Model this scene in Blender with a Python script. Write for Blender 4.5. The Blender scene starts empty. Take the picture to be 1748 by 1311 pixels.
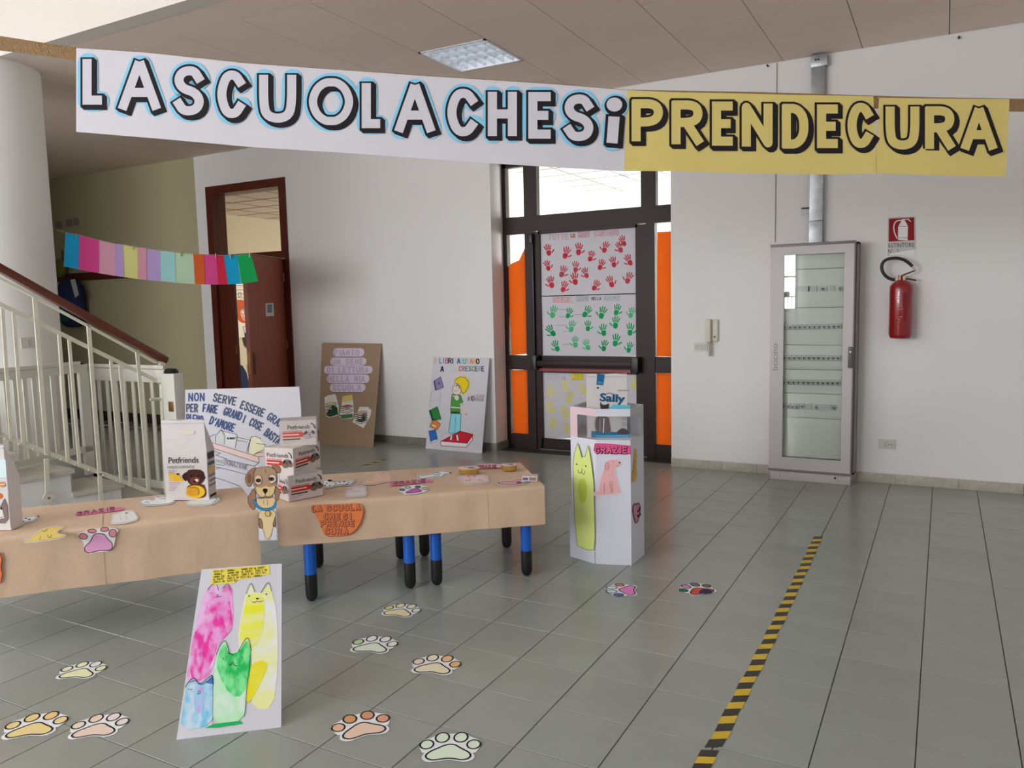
import bpy, bmesh, math, random
from mathutils import Vector, Matrix
random.seed(7)
C = bpy.context.scene.collection
SC = bpy.context.scene

# ---------------------------------------------------------------- camera
F = 1350.2026
CAM = Vector((2.48247, -2.87817, 1.51704))
RX = Vector((0.8782834, 0.4776113, -0.0224869))
RY = Vector((0.0276374, -0.0976616, -0.9948359))
RZ = Vector((-0.4773410, 0.8731264, -0.0989745))
cam = bpy.data.cameras.new('camera'); co = bpy.data.objects.new('camera', cam); C.objects.link(co)
cam.sensor_width = 36.0; cam.lens = 36.0 * F / 1748.0; cam.clip_start = 0.05; cam.clip_end = 100
m = Matrix((( RX.x, -RY.x, -RZ.x, CAM.x), (RX.y, -RY.y, -RZ.y, CAM.y), (RX.z, -RY.z, -RZ.z, CAM.z), (0, 0, 0, 1)))
co.matrix_world = m
SC.camera = co

# ---------------------------------------------------------------- light, world, exposure
w = bpy.data.worlds.new('world'); SC.world = w; w.use_nodes = True
w.node_tree.nodes['Background'].inputs[0].default_value = (0.80, 0.88, 1.0, 1)
w.node_tree.nodes['Background'].inputs[1].default_value = 0.3
def area(name, loc, target, sx, sy, power, col=(1, 1, 1)):
    l = bpy.data.lights.new(name, 'AREA'); l.shape = 'RECTANGLE'; l.size = sx; l.size_y = sy; l.energy = power; l.color = col
    o = bpy.data.objects.new(name, l); C.objects.link(o); o.location = loc
    o.rotation_euler = (Vector(target) - Vector(loc)).to_track_quat('-Z', 'Y').to_euler()
    return o
# daylight through the tall windows of the entrance wall behind the photographer
area('daylight_back', (-3.22, -7.9, 2.2), (-3.0, 0, 2.0), 5.6, 1.8, 380, (0.96, 0.98, 1.0))
area('daylight_back_right', (2.6, -7.9, 1.9), (2.6, 0, 1.7), 2.6, 2.6, 26, (0.96, 0.98, 1.0))
# skylight of the double-height stairwell in front of the suspended ceiling
area('skylight_stairwell', (-1.5, -4.2, 5.1), (-1.8, -3.6, 0), 5.0, 3.0, 24, (1.0, 0.99, 0.98))
# after the stair landing fill: window walls of the rooms behind the doors
area('fill_stair_landing', (-5.9, -3.2, 2.6), (-4.2, .6, 1.8), 1.6, 1.6, 44, (1.0, 0.98, 0.96))  # unseen fill light added to brighten the round column
area('daylight_hall_beyond', (-1.0, 10.2, 3.0), (-1.4, 7.2, 3.3), 3.0, 0.7, 10, (1, 1, 1))
area('daylight_hall_side', (1.9, 8.0, 1.7), (-3, 8.2, 2.0), 4.0, 2.4, 300, (1.0, 1.0, 0.98))
area('daylight_classroom', (-5.2, 8.8, 1.9), (-7.6, 6.0, 1.6), 2.4, 2.0, 105, (1.0, 0.97, 0.92))
SC.view_settings.view_transform = 'Standard'; SC.view_settings.look = 'None'
SC.view_settings.exposure = 0.25; SC.view_settings.gamma = 1.0; SC.view_settings.use_curve_mapping = False
SC.cycles.use_denoising = True
SC.cycles.max_bounces = 10; SC.cycles.diffuse_bounces = 5; SC.cycles.sample_clamp_indirect = 4.0
SC.cycles.caustics_reflective = False; SC.cycles.caustics_refractive = False

# ---------------------------------------------------------------- placing helpers (real planes in metres)
def ray(x, y): return RX * ((x - 874) / F) + RY * ((y - 655.5) / F) + RZ
def onz(x, y, z=0.0):
    d = ray(x, y); return CAM + d * ((z - CAM.z) / d.z)
def onp(x, y, p, n):
    d = ray(x, y); return CAM + d * (((p - CAM).dot(n)) / d.dot(n))
def ony(x, y, Y): return onp(x, y, Vector((0, Y, 0)), Vector((0, 1, 0)))
def vplane(a, b):
    a = Vector((a[0], a[1], 0)); b = Vector((b[0], b[1], 0)); d = (b - a).normalized()
    n = Vector((-d.y, d.x, 0))
    if n.dot(CAM - a) < 0: n = -n
    return a, n
def cr(ox, oy, s): return lambda pts: [(ox + x * s, oy + y * s) for x, y in pts]

# ---------------------------------------------------------------- materials
def lin(c): c = c / 255.0; return c / 12.92 if c <= 0.04045 else ((c + 0.055) / 1.055) ** 2.4
def rgb(c, k=1.0): return tuple(min(0.9, lin(v) * k) for v in c) + (1,)
MC = {}
def mat(name, col, rough=0.6, metal=0.0, bump=0.0, bscale=40.0, var=0.0, vscale=6.0, spec=0.5, k=1.0, coat=0.0, rand=0.0, emit=0.0, stretch=None, trans=0.0):
    if name in MC: return MC[name]
    M = bpy.data.materials.new(name); M.use_nodes = True; nt = M.node_tree; b = nt.nodes['Principled BSDF']
    c = rgb(col, k); b.inputs['Base Color'].default_value = c; b.inputs['Roughness'].default_value = rough
    b.inputs['Metallic'].default_value = metal; b.inputs['Specular IOR Level'].default_value = spec
    b.inputs['Coat Weight'].default_value = coat
    if emit: b.inputs['Emission Color'].default_value = c; b.inputs['Emission Strength'].default_value = emit
    if bump or var or rand:
        tc = nt.nodes.new('ShaderNodeTexCoord'); src = tc.outputs['Object']
        if stretch:
            mp = nt.nodes.new('ShaderNodeMapping'); mp.inputs['Scale'].default_value = stretch; nt.links.new(src, mp.inputs[0]); src = mp.outputs[0]
    if var:
        n = nt.nodes.new('ShaderNodeTexNoise'); n.inputs['Scale'].default_value = vscale; n.inputs['Detail'].default_value = 5; nt.links.new(src, n.inputs['Vector'])
        mx = nt.nodes.new('ShaderNodeMix'); mx.data_type = 'RGBA'
        mr = nt.nodes.new('ShaderNodeMapRange'); mr.inputs[1].default_value = 0.3; mr.inputs[2].default_value = 0.7; nt.links.new(n.outputs[0], mr.inputs[0])
        nt.links.new(mr.outputs[0], mx.inputs[0])
        mx.inputs[6].default_value = tuple(v * (1 - var) for v in c[:3]) + (1,); mx.inputs[7].default_value = tuple(min(.92, v * (1 + var)) for v in c[:3]) + (1,)
        out = mx.outputs[2]
        nt.links.new(out, b.inputs['Base Color'])
    if rand:
        oi = nt.nodes.new('ShaderNodeObjectInfo'); ge = nt.nodes.new('ShaderNodeNewGeometry')
        ad = nt.nodes.new('ShaderNodeMath'); ad.operation = 'ADD'; nt.links.new(oi.outputs['Random'], ad.inputs[0]); nt.links.new(ge.outputs['Random Per Island'], ad.inputs[1])
        fr = nt.nodes.new('ShaderNodeMath'); fr.operation = 'FRACT'; nt.links.new(ad.outputs[0], fr.inputs[0])
        m2 = nt.nodes.new('ShaderNodeMapRange'); m2.inputs[3].default_value = 1 - rand; m2.inputs[4].default_value = 1 + rand; nt.links.new(fr.outputs[0], m2.inputs[0])
        hs = nt.nodes.new('ShaderNodeHueSaturation'); nt.links.new(m2.outputs[0], hs.inputs['Value'])
        if var: nt.links.new(out, hs.inputs['Color'])
        else: hs.inputs['Color'].default_value = c
        nt.links.new(hs.outputs[0], b.inputs['Base Color'])
    if bump:
        n2 = nt.nodes.new('ShaderNodeTexNoise'); n2.inputs['Scale'].default_value = bscale; n2.inputs['Detail'].default_value = 4; nt.links.new(src, n2.inputs['Vector'])
        bp = nt.nodes.new('ShaderNodeBump'); bp.inputs['Strength'].default_value = bump; bp.inputs['Distance'].default_value = 0.02
        nt.links.new(n2.outputs[0], bp.inputs['Height']); nt.links.new(bp.outputs[0], b.inputs['Normal'])
    if trans:
        tr = nt.nodes.new('ShaderNodeBsdfTranslucent'); tr.inputs[0].default_value = c; ms = nt.nodes.new('ShaderNodeMixShader'); ms.inputs[0].default_value = trans
        nt.links.new(b.outputs[0], ms.inputs[1]); nt.links.new(tr.outputs[0], ms.inputs[2]); nt.links.new(ms.outputs[0], nt.nodes['Material Output'].inputs[0])
    MC[name] = M; return M
INK = 1.28
def ink(col):            # flat paint or print on paper
    g_ = sum(col) / 3; col = tuple(int(v * .88 + g_ * .12) for v in col)
    return mat('ink_%d_%d_%d' % col, col, 0.75, k=INK, spec=0.2)
def glass(name, tint=(1, 1, 1), rough=0.0, fac=0.12):
    if name in MC: return MC[name]
    M = bpy.data.materials.new(name); M.use_nodes = True; nt = M.node_tree
    nt.nodes.remove(nt.nodes['Principled BSDF'])
    t = nt.nodes.new('ShaderNodeBsdfTransparent'); t.inputs[0].default_value = tint + (1,)
    g = nt.nodes.new('ShaderNodeBsdfGlossy'); g.inputs['Roughness'].default_value = rough
    fr = nt.nodes.new('ShaderNodeFresnel'); fr.inputs[0].default_value = 1.5
    ml = nt.nodes.new('ShaderNodeMath'); ml.operation = 'MULTIPLY_ADD'; ml.inputs[1].default_value = 1.0; ml.inputs[2].default_value = fac
    ge = nt.nodes.new('ShaderNodeNewGeometry'); io = nt.nodes.new('ShaderNodeMath'); io.operation = 'MULTIPLY_ADD'; io.inputs[1].default_value = -.8333; io.inputs[2].default_value = 1.5
    nt.links.new(ge.outputs['Backfacing'], io.inputs[0]); nt.links.new(io.outputs[0], fr.inputs[0])   # thin pane: same reflectance from both sides
    nt.links.new(fr.outputs[0], ml.inputs[0])
    mx = nt.nodes.new('ShaderNodeMixShader'); nt.links.new(ml.outputs[0], mx.inputs[0]); nt.links.new(t.outputs[0], mx.inputs[1]); nt.links.new(g.outputs[0], mx.inputs[2])
    nt.links.new(mx.outputs[0], nt.nodes['Material Output'].inputs[0]); MC[name] = M; return M

# ---------------------------------------------------------------- mesh builder
WM = {}
def link(o, parent=None, M=None):
    C.objects.link(o); M = M or Matrix(); WM[o.name] = M
    if parent is not None:
        o.parent = parent; o.matrix_parent_inverse = WM[parent.name].inverted()
    o.matrix_basis = M
    return o
class MB:
    def __init__(s): s.v = []; s.f = []; s.mi = []; s.mats = []; s.sm = []
    def _m(s, m):
        if m not in s.mats: s.mats.append(m)
        return s.mats.index(m)
    def add(s, vs, fs, m, smooth=False):
        k = len(s.v); s.v += [tuple(v) for v in vs]; i = s._m(m)
        for f in fs: s.f.append([k + a for a in f]); s.mi.append(i); s.sm.append(smooth)
        return s
    def frame(s, o, a, b, c, m):      # box from corner o with edge vectors
        o, a, b, c = map(Vector, (o, a, b, c))
        vs = [o, o + a, o + a + b, o + b, o + c, o + a + c, o + a + b + c, o + b + c]
        fs = [(0, 3, 2, 1), (4, 5, 6, 7), (0, 1, 5, 4), (1, 2, 6, 5), (2, 3, 7, 6), (3, 0, 4, 7)]
        if a.cross(b).dot(c) < 0: fs = [tuple(reversed(f)) for f in fs]
        return s.add(vs, fs, m)
    def box(s, x0, x1, y0, y1, z0, z1, m): return s.frame((x0, y0, z0), (x1 - x0, 0, 0), (0, y1 - y0, 0), (0, 0, z1 - z0), m)
    def bbox(s, x0, x1, y0, y1, z0, z1, m, b=0.004):     # chamfered box
        bm = bmesh.new(); bmesh.ops.create_cube(bm, size=1)
        for v in bm.verts: v.co = Vector((x0 + (v.co.x + .5) * (x1 - x0), y0 + (v.co.y + .5) * (y1 - y0), z0 + (v.co.z + .5) * (z1 - z0)))
        bmesh.ops.bevel(bm, geom=bm.edges[:], offset=b, segments=2, affect='EDGES', profile=.6)
        s.bm(bm, m, True); return s
    def bm(s, bm, m, smooth=False, M=None):
        bm.verts.ensure_lookup_table(); bm.verts.index_update()
        s.add([(M @ v.co) if M else v.co.copy() for v in bm.verts], [[v.index for v in f.verts] for f in bm.faces], m, smooth); bm.free(); return s
    def cyl(s, p0, p1, r0, m, r1=None, n=20, cap=True, smooth=True):
        p0 = Vector(p0); p1 = Vector(p1); r1 = r0 if r1 is None else r1; d = (p1 - p0).normalized()
        u = d.orthogonal().normalized(); v = d.cross(u); vs = []
        for p, r in ((p0, r0), (p1, r1)):
            for i in range(n): a = 2 * math.pi * i / n; vs.append(p + (u * math.cos(a) + v * math.sin(a)) * r)
        s.add(vs, [(i, (i + 1) % n, n + (i + 1) % n, n + i) for i in range(n)], m, smooth)
        if cap: s.add(vs[:n], [tuple(reversed(range(n)))], m); s.add(vs[n:], [tuple(range(n))], m)
        return s
    def lathe(s, c, prof, m, n=24, sx=1.0, sy=1.0, rot=0.0, wob=None):
        vs = []; c = Vector(c)
        for r, z in prof:
            for i in range(n):
                a = 2 * math.pi * i / n; rr = r * (wob(i, z) if wob else 1)
                x = math.cos(a) * rr * sx; y = math.sin(a) * rr * sy
                vs.append(c + Vector((x * math.cos(rot) - y * math.sin(rot), x * math.sin(rot) + y * math.cos(rot), z)))
        fs = []
        for j in range(len(prof) - 1):
            for i in range(n): fs.append((j * n + i, j * n + (i + 1) % n, (j + 1) * n + (i + 1) % n, (j + 1) * n + i))
        fs.append(tuple(reversed(range(n)))); k = (len(prof) - 1) * n; fs.append(tuple(k + i for i in range(n)))
        return s.add(vs, fs, m, True)
    def tube(s, pts, r, m, n=10):
        pts = [Vector(p) for p in pts]; vs = []; up = None
        for i, p in enumerate(pts):
            d = (pts[min(i + 1, len(pts) - 1)] - pts[max(i - 1, 0)]).normalized()
            u = (up - d * up.dot(d)).normalized() if up is not None else d.orthogonal().normalized()
            up = u; v = d.cross(u)
            for k in range(n): a = 2 * math.pi * k / n; vs.append(p + (u * math.cos(a) + v * math.sin(a)) * r)
        fs = [(j * n + i, j * n + (i + 1) % n, (j + 1) * n + (i + 1) % n, (j + 1) * n + i) for j in range(len(pts) - 1) for i in range(n)]
        s.add(vs, fs, m, True); s.add(vs[:n], [tuple(reversed(range(n)))], m); s.add(vs[-n:], [tuple(range(n))], m); return s
    def slab(s, pts, t, m, n=None):     # closed planar polygon extruded by vector t
        pts = [Vector(p) for p in pts]; k = len(pts); t = Vector(t)
        s.add(pts + [p + t for p in pts], [tuple(range(k)), tuple(reversed(range(k, 2 * k)))] + [(i, (i + 1) % k, k + (i + 1) % k, k + i) for i in range(k)], m); return s
    def build(s, name, parent=None, **props):
        if not s.v: return None
        vs = [Vector(v) for v in s.v]
        lo = Vector([min(v[i] for v in vs) for i in range(3)]); hi = Vector([max(v[i] for v in vs) for i in range(3)]); c = (lo + hi) / 2; c.z = lo.z
        me = bpy.data.meshes.new(name); me.from_pydata([v - c for v in vs], [], s.f)
        for m in s.mats: me.materials.append(m)
        me.polygons.foreach_set('material_index', s.mi); me.polygons.foreach_set('use_smooth', s.sm)
        if any(s.sm): me.set_sharp_from_angle(angle=math.radians(38))
        me.update()
        o = bpy.data.objects.new(name, me); link(o, parent, Matrix.Translation(c))
        for k, v in props.items(): o[k] = v
        return o
def thing(name, label, cat, loc, group=None):
    o = bpy.data.objects.new(name, None); o.empty_display_size = .1; link(o, None, Matrix.Translation(Vector(loc)))
    o['label'] = label; o['category'] = cat
    if group: o['group'] = group
    return o
def tag(o, label, cat, group=None):
    o['label'] = label; o['category'] = cat
    if group: o['group'] = group
    return o

# ---------------------------------------------------------------- drawing: flat ink polygons laid on a real surface
def smooth(pts, closed=False, n=2):
    for _ in range(n):
        o = []; k = len(pts)
        rng = range(k) if closed else range(k - 1)
        if not closed: o.append(pts[0])
        for i in rng:
            a = pts[i]; b = pts[(i + 1) % k]
            o.append((a[0] * .75 + b[0] * .25, a[1] * .75 + b[1] * .25)); o.append((a[0] * .25 + b[0] * .75, a[1] * .25 + b[1] * .75))
        if not closed: o.append(pts[-1])
        pts = o
    return pts
L = 0.0005
class Ink:
    def __init__(s, fn): s.fn = fn; s.mb = MB(); s.cnt = 0     # fn(x, y, height) -> 3-D point
    def poly(s, pts, col, z=1, sm=0):
        if sm: pts = smooth(pts, True, sm)
        bm = bmesh.new(); vs = [bm.verts.new((p[0], p[1], 0)) for p in pts]
        try: f = bm.faces.new(vs)
        except ValueError: bm.free(); return s
        f.normal_update()
        bmesh.ops.triangulate(bm, faces=[f])
        bm.verts.index_update(); s.cnt += 1; o_ = (s.cnt % 5) * 2.5e-5
        s.mb.add([s.fn(v.co.x, v.co.y, z * L + o_) for v in bm.verts], [[v.index for v in f.verts] for f in bm.faces], col if not isinstance(col, tuple) else ink(col)); bm.free(); return s
    def line(s, pts, w, col, z=2, sm=0, closed=False, sq=False):
        th_ = -.5 if sq else .55
        if sm: pts = smooth(pts, closed, sm)
        P = [pts[0]]
        for p in pts[1:]:
            if math.hypot(p[0] - P[-1][0], p[1] - P[-1][1]) > 1e-7: P.append(p)
        if len(P) < 2: return s
        s.cnt += 1; base = z * L + (s.cnt % 5) * 2.5e-5; h = w / 2; n = len(P)
        def nrm(a, b): dx, dy = b[0] - a[0], b[1] - a[1]; l = math.hypot(dx, dy); return (-dy / l, dx / l)
        segs = [(P[i], P[i + 1]) for i in range(n - 1)]
        if closed and math.hypot(P[0][0] - P[-1][0], P[0][1] - P[-1][1]) > 1e-7: segs.append((P[-1], P[0]))
        N = [nrm(a, b) for a, b in segs]; k = len(segs); runs = []; cur = [0]; sharp = []
        for i in range(1, k):
            if N[i][0] * N[i - 1][0] + N[i][1] * N[i - 1][1] < th_: runs.append(cur); cur = []; sharp.append(segs[i][0])
            cur.append(i)
        runs.append(cur)
        if closed and N[0][0] * N[-1][0] + N[0][1] * N[-1][1] < th_: sharp.append(segs[0][0])
        m = col if not isinstance(col, tuple) else ink(col)
        for r_, run in enumerate(runs):
            vs = []
            for q in range(len(run) + 1):
                i = run[min(q, len(run) - 1)]; p = segs[i][0] if q < len(run) else segs[i][1]
                a = N[run[q - 1]] if q > 0 else (N[-1] if closed and i == 0 and len(runs) == 1 and k > 2 and not sharp else N[i])
                b = N[run[q]] if q < len(run) else (N[0] if closed and len(runs) == 1 and k > 2 and not sharp else N[i])
                mx_, my_ = a[0] + b[0], a[1] + b[1]; l2 = mx_ * mx_ + my_ * my_; f = 2 / l2 if l2 > .8 else 1.2
                vs += [(p[0] + mx_ * f * h, p[1] + my_ * f * h), (p[0] - mx_ * f * h, p[1] - my_ * f * h)]
            off = base + (1.3e-4 if r_ % 2 else 0)
            s.mb.add([s.fn(x, y, off) for x, y in vs], [(2 * q, 2 * q + 2, 2 * q + 3, 2 * q + 1) for q in range(len(run))], m)
        for (x, y) in sharp:
            s.mb.add([s.fn(x + h * math.cos(a * math.pi / 5), y + h * math.sin(a * math.pi / 5), base + 2.6e-4) for a in range(10)], [tuple(range(10))], m)
        if not closed:
            for p, nn, sg in ((segs[0][0], N[0], 1), (segs[-1][1], N[-1], -1)):
                a0 = math.atan2(nn[1], nn[0])
                if sq:
                    ex, ey = -nn[1] * sg * -1 * h * .8, nn[0] * sg * -1 * h * .8; px_, py_ = nn[0] * h, nn[1] * h
                    s.mb.add([s.fn(x, y, base) for x, y in ((p[0] + px_, p[1] + py_), (p[0] - px_, p[1] - py_), (p[0] - px_ - ex, p[1] - py_ - ey), (p[0] + px_ - ex, p[1] + py_ - ey))], [(0, 1, 2, 3)], m); continue
                s.mb.add([s.fn(p[0] + h * math.cos(a0 + sg * math.pi * t / 6), p[1] + h * math.sin(a0 + sg * math.pi * t / 6), base) for t in range(7)], [tuple(range(7))], m)
        return s
    def oval(s, cx, cy, rx, ry, col, z=1, rot=0.0, n=18, out=None, ow=1.0, grow=0):
        c, q = math.cos(rot), math.sin(rot)
        pts = [(cx + (rx + grow) * math.cos(a) * c - (ry + grow) * math.sin(a) * q, cy + (rx + grow) * math.cos(a) * q + (ry + grow) * math.sin(a) * c) for a in [2 * math.pi * i / n for i in range(n)]]
        s.poly(pts, col, z)
        if out: s.line(pts, ow, out, z + 1, closed=True)
        return s
    def text(s, t, x, y, h, adv, w, col, z=3, ang=0.0, asp=0.72, jit=0.0):
        ca, sa = math.cos(math.radians(ang)), math.sin(math.radians(ang)); i = 0
        for ch in t:
            g = GL.get(ch.upper() if ch.upper() in GL else ch)
            if g:
                dj = random.uniform(-jit, jit) * h
                for kind, pl in g:
                    q = [(i * adv + px * adv * asp, -py * h + dj) for px, py in pl]
                    q = [(x + a * ca - b * sa, y + a * sa + b * ca) for a, b in q]
                    lp_ = kind and pl[0] == pl[-1]
                    s.line(q[:-1] if lp_ else q, w, col, z, sm=2 if kind else 0, closed=lp_)
            i += .55 if ch == 'I' or ch == "'" else 1
        return s
    def font(s, t, x, y, h, wdt, col, z=3, ang=0.0, bold=0.0):
        vs, fs = fontmesh(t, bold); X0 = min(v[0] for v in vs); X1 = max(v[0] for v in vs)
        kx = wdt / (X1 - X0); ky = h / 0.73; ca, sa = math.cos(math.radians(ang)), math.sin(math.radians(ang)); out = []
        for a, b in vs:
            a = (a - X0) * kx; b = -b * ky; out.append(s.fn(x + a * ca - b * sa, y + a * sa + b * ca, z * L))
        s.mb.add(out, fs, col if not isinstance(col, tuple) else ink(col)); return s
    def build(s, name, parent, **k): return s.mb.build(name, parent, **k)
FC = {}
def fontmesh(t, bold=0.0):
    if (t, bold) in FC: return FC[(t, bold)]
    cu = bpy.data.curves.new('tmp', 'FONT'); cu.body = t; cu.offset = bold; cu.resolution_u = 3
    ob = bpy.data.objects.new('tmp', cu); C.objects.link(ob)
    me = ob.evaluated_get(bpy.context.evaluated_depsgraph_get()).to_mesh()
    vs = [(v.co.x, v.co.y) for v in me.vertices]; fs = [list(p.vertices) for p in me.polygons]
    FC[(t, bold)] = (vs, fs); bpy.data.objects.remove(ob); bpy.data.curves.remove(cu); return vs, fs
GL = {
 'A': [(0, [(0, 0), (.46, 1)]), (0, [(.54, 1), (1, 0)]), (0, [(.2, .33), (.8, .33)])],
 'B': [(0, [(0, 0), (0, 1)]), (1, [(0, 1), (.8, 1), (.9, .75), (.7, .53), (0, .53)]), (1, [(0, .53), (.9, .53), (1.05, .25), (.85, 0), (0, 0)])],
 'C': [(1, [(.95, .82), (.7, 1.02), (.25, 1), (0, .65), (0, .35), (.25, 0), (.7, -.02), (.95, .18)])],
 'D': [(0, [(0, 0), (0, 1)]), (1, [(0, 1), (.6, 1), (1, .75), (1, .25), (.6, 0), (0, 0)])],
 'E': [(0, [(.9, 1), (0, 1), (0, 0), (.9, 0)]), (0, [(0, .5), (.75, .5)])],
 'F': [(0, [(.9, 1), (0, 1), (0, 0)]), (0, [(0, .5), (.7, .5)])],
 'G': [(1, [(.95, .85), (.7, 1.02), (.25, 1), (0, .65), (0, .35), (.25, 0), (.75, 0), (.95, .2), (.95, .45)]), (0, [(.55, .45), (.95, .45)])],
 'H': [(0, [(0, 0), (0, 1)]), (0, [(.95, 0), (.95, 1)]), (0, [(0, .5), (.95, .5)])],
 'I': [(0, [(.3, 0), (.3, 1)])], 'i': [(0, [(.5, 0), (.5, .62)]), (0, [(.5, .95), (.5, 1)])],
 'L': [(0, [(.05, 1), (.05, 0), (.85, 0)])],
 'M': [(0, [(0, 0), (.08, 1), (.5, .35), (.92, 1), (1, 0)])], 'N': [(0, [(.02, 0), (.02, 1), (.95, 0), (.95, 1)])],
 'O': [(1, [(.5, 1.0), (.33, .99), (.12, .85), (0, .6), (0, .4), (.12, .15), (.33, .01), (.5, 0), (.67, .01), (.88, .15), (1, .4), (1, .6), (.88, .85), (.67, .99), (.5, 1.0)])],
 'P': [(0, [(0, 0), (0, 1)]), (1, [(0, 1), (.8, 1), (1, .75), (.8, .48), (0, .45)])],
 'Q': [(1, [(.5, 1), (0, 1), (0, 0), (1, 0), (1, 1), (.5, 1)]), (0, [(.6, .3), (1, 0)])],
 'R': [(0, [(0, 0), (0, 1)]), (1, [(0, 1), (.8, 1), (.98, .76), (.8, .52), (0, .5)]), (0, [(.45, .5), (.95, 0)])],
 'S': [(1, [(.92, .82), (.7, 1.03), (.2, 1), (.0, .78), (.2, .56), (.75, .46), (.98, .24), (.8, 0), (.25, -.03), (.02, .18)])],
 'T': [(0, [(0, 1), (1, 1)]), (0, [(.5, 1), (.5, 0)])],
 'U': [(1, [(.02, 1), (.02, .4), (.1, .05), (.5, -.05), (.88, .05), (.96, .4), (.96, 1)])],
 'V': [(0, [(0, 1), (.5, 0), (1, 1)])], 'Z': [(0, [(.05, 1), (.95, 1), (.02, 0), (.95, 0)])],
 "'": [(0, [(.3, 1), (.2, .75)])], '#': [(0, [(.3, 0), (.4, 1)]), (0, [(.65, 0), (.75, 1)]), (0, [(.05, .33), (.9, .33)]), (0, [(.1, .66), (.95, .66)])],
 ',': [(0, [(.3, .05), (.15, -.2)])],
}
def hand(ik, cx, cy, s, col, rot=0.0, z=3, mir=1, faint=False):
    c, q = math.cos(rot), math.sin(rot)
    T = lambda pts: [(cx + mir * s * (x * c - y * q), cy - s * (x * q + y * c)) for x, y in pts]
    ik.poly(T([(-.26, -.2), (-.3, .1), (-.22, .3), (.0, .34), (.24, .28), (.28, 0), (.16, -.3), (-.1, -.34)]), col, z, sm=1)
    w = s * .13
    for (a, b, d, e) in ((-.22, .42, -.38, .85), (-.07, .46, -.12, 1.02), (.09, .45, .14, 1.0), (.22, .38, .38, .82)): ik.line(T([(a, b), (d, e)]), w, col, z)
    ik.line(T([(.36, -.02), (.62, .22)]), w * 1.05, col, z)
def paw(ik, pad, toes, size, cpad, ctoe, z=1, white=(225, 222, 226), flip=False):
    # pad and toes: centres in drawing coordinates; size: pad half width
    ux, uy = toes[0] - pad[0], toes[1] - pad[1]; l = math.hypot(ux, uy); ux /= l; uy /= l; rx, ry = uy, -ux
    if flip: rx, ry = -rx, -ry
    T = lambda pts: [(pad[0] + size * (a * rx + b * ux), pad[1] + size * (a * ry + b * uy)) for a, b in pts]
    P = [(-.15, .62), (.2, .62), (.45, .35), (.95, -.05), (1.0, -.4), (.7, -.62), (.3, -.5), (0, -.45), (-.35, -.55), (-.72, -.62), (-1.0, -.38), (-.92, -.02), (-.48, .35)]
    tz = [(-1.05, .62, .3, .36), (-.42, 1.18, .31, .4), (.42, 1.2, .31, .4), (1.05, .62, .3, .36)]
    def el(c, gx=0):
        return T([(c[0] + (c[2] + gx) * math.cos(a), c[1] + (c[3] + gx) * math.sin(a)) for a in [math.pi * i / 9 for i in range(18)]])
    wp = white
    ik.poly(smooth(T([(a * 1.17, b * 1.25) for a, b in P]), True, 1), wp, z)
    ik.poly(smooth(T([(-1.4, .5), (-1.35, .95), (-.8, 1.25), (-.5, 1.68), (0, 1.45), (.5, 1.7), (.82, 1.28), (1.35, .95), (1.4, .5), (1.1, -.2), (-1.1, -.2)]), True, 1), wp, z + .3)
    ik.poly(smooth(T(P), True, 2), cpad, z + 1); ik.line(smooth(T(P), True, 2), size * .085, (30, 28, 34), z + 2, closed=True)
    for i, c in enumerate(tz):
        ik.poly(el(c), ctoe[i] if isinstance(ctoe, list) else ctoe, z + 1); ik.line(el(c), size * .08, (30, 28, 34), z + 2, closed=True)
# ================================================================ THE SETTING
T = 0.305; H = 3.474; YR = 4.161; YL = 4.218; YD = 4.50; YC = 0.735
wallm = mat('wall_plaster', (240, 238, 237), 0.85, bump=0.04, bscale=60, var=0.012, vscale=1.2, spec=0.2)
greenm = mat('wall_olive', (186, 177, 144), 0.8, bump=0.04, bscale=60, var=0.02, vscale=1.5, spec=0.2)
creamm = mat('wall_cream', (226, 216, 190), 0.85, bump=0.03, spec=0.2)
hallm = mat('wall_hall', (240, 240, 232), 0.85, spec=0.2)
tilem = mat('floor_tile', (155, 159, 151), 0.24, bump=0.006, bscale=9, var=0.035, vscale=5, spec=0.5, rand=0.035)
groutm = mat('grout', (50, 51, 47), 0.9)
panelm = mat('ceiling_panel', (240, 222, 210), 0.85, bump=0.05, bscale=180, var=0.015, vscale=3, rand=0.02, spec=0.2)
gridm = mat('ceiling_grid', (120, 114, 108), 0.7)
marblem = mat('skirting_marble', (188, 182, 168), 0.35, var=0.14, vscale=22, rand=0.04)
whitem = mat('white_satin', (228, 226, 220), 0.45)
mahog = mat('mahogany', (92, 40, 26), 0.35, var=0.16, vscale=9, stretch=(6, 6, 0.8), spec=0.4)
mahogl = mat('mahogany_leaf', (158, 88, 68), 0.4, var=0.1, vscale=9, stretch=(6, 6, 0.6), spec=0.4)
brownm = mat('brown_aluminium', (44, 23, 20), 0.45, spec=0.3)
blackm = mat('black_plastic', (22, 22, 24), 0.4)
clear = glass('clear_glass')

def struct(mb, name, parent=None):
    o = mb.build(name, parent)
    if parent is None: o['kind'] = 'structure'
    return o

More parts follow.
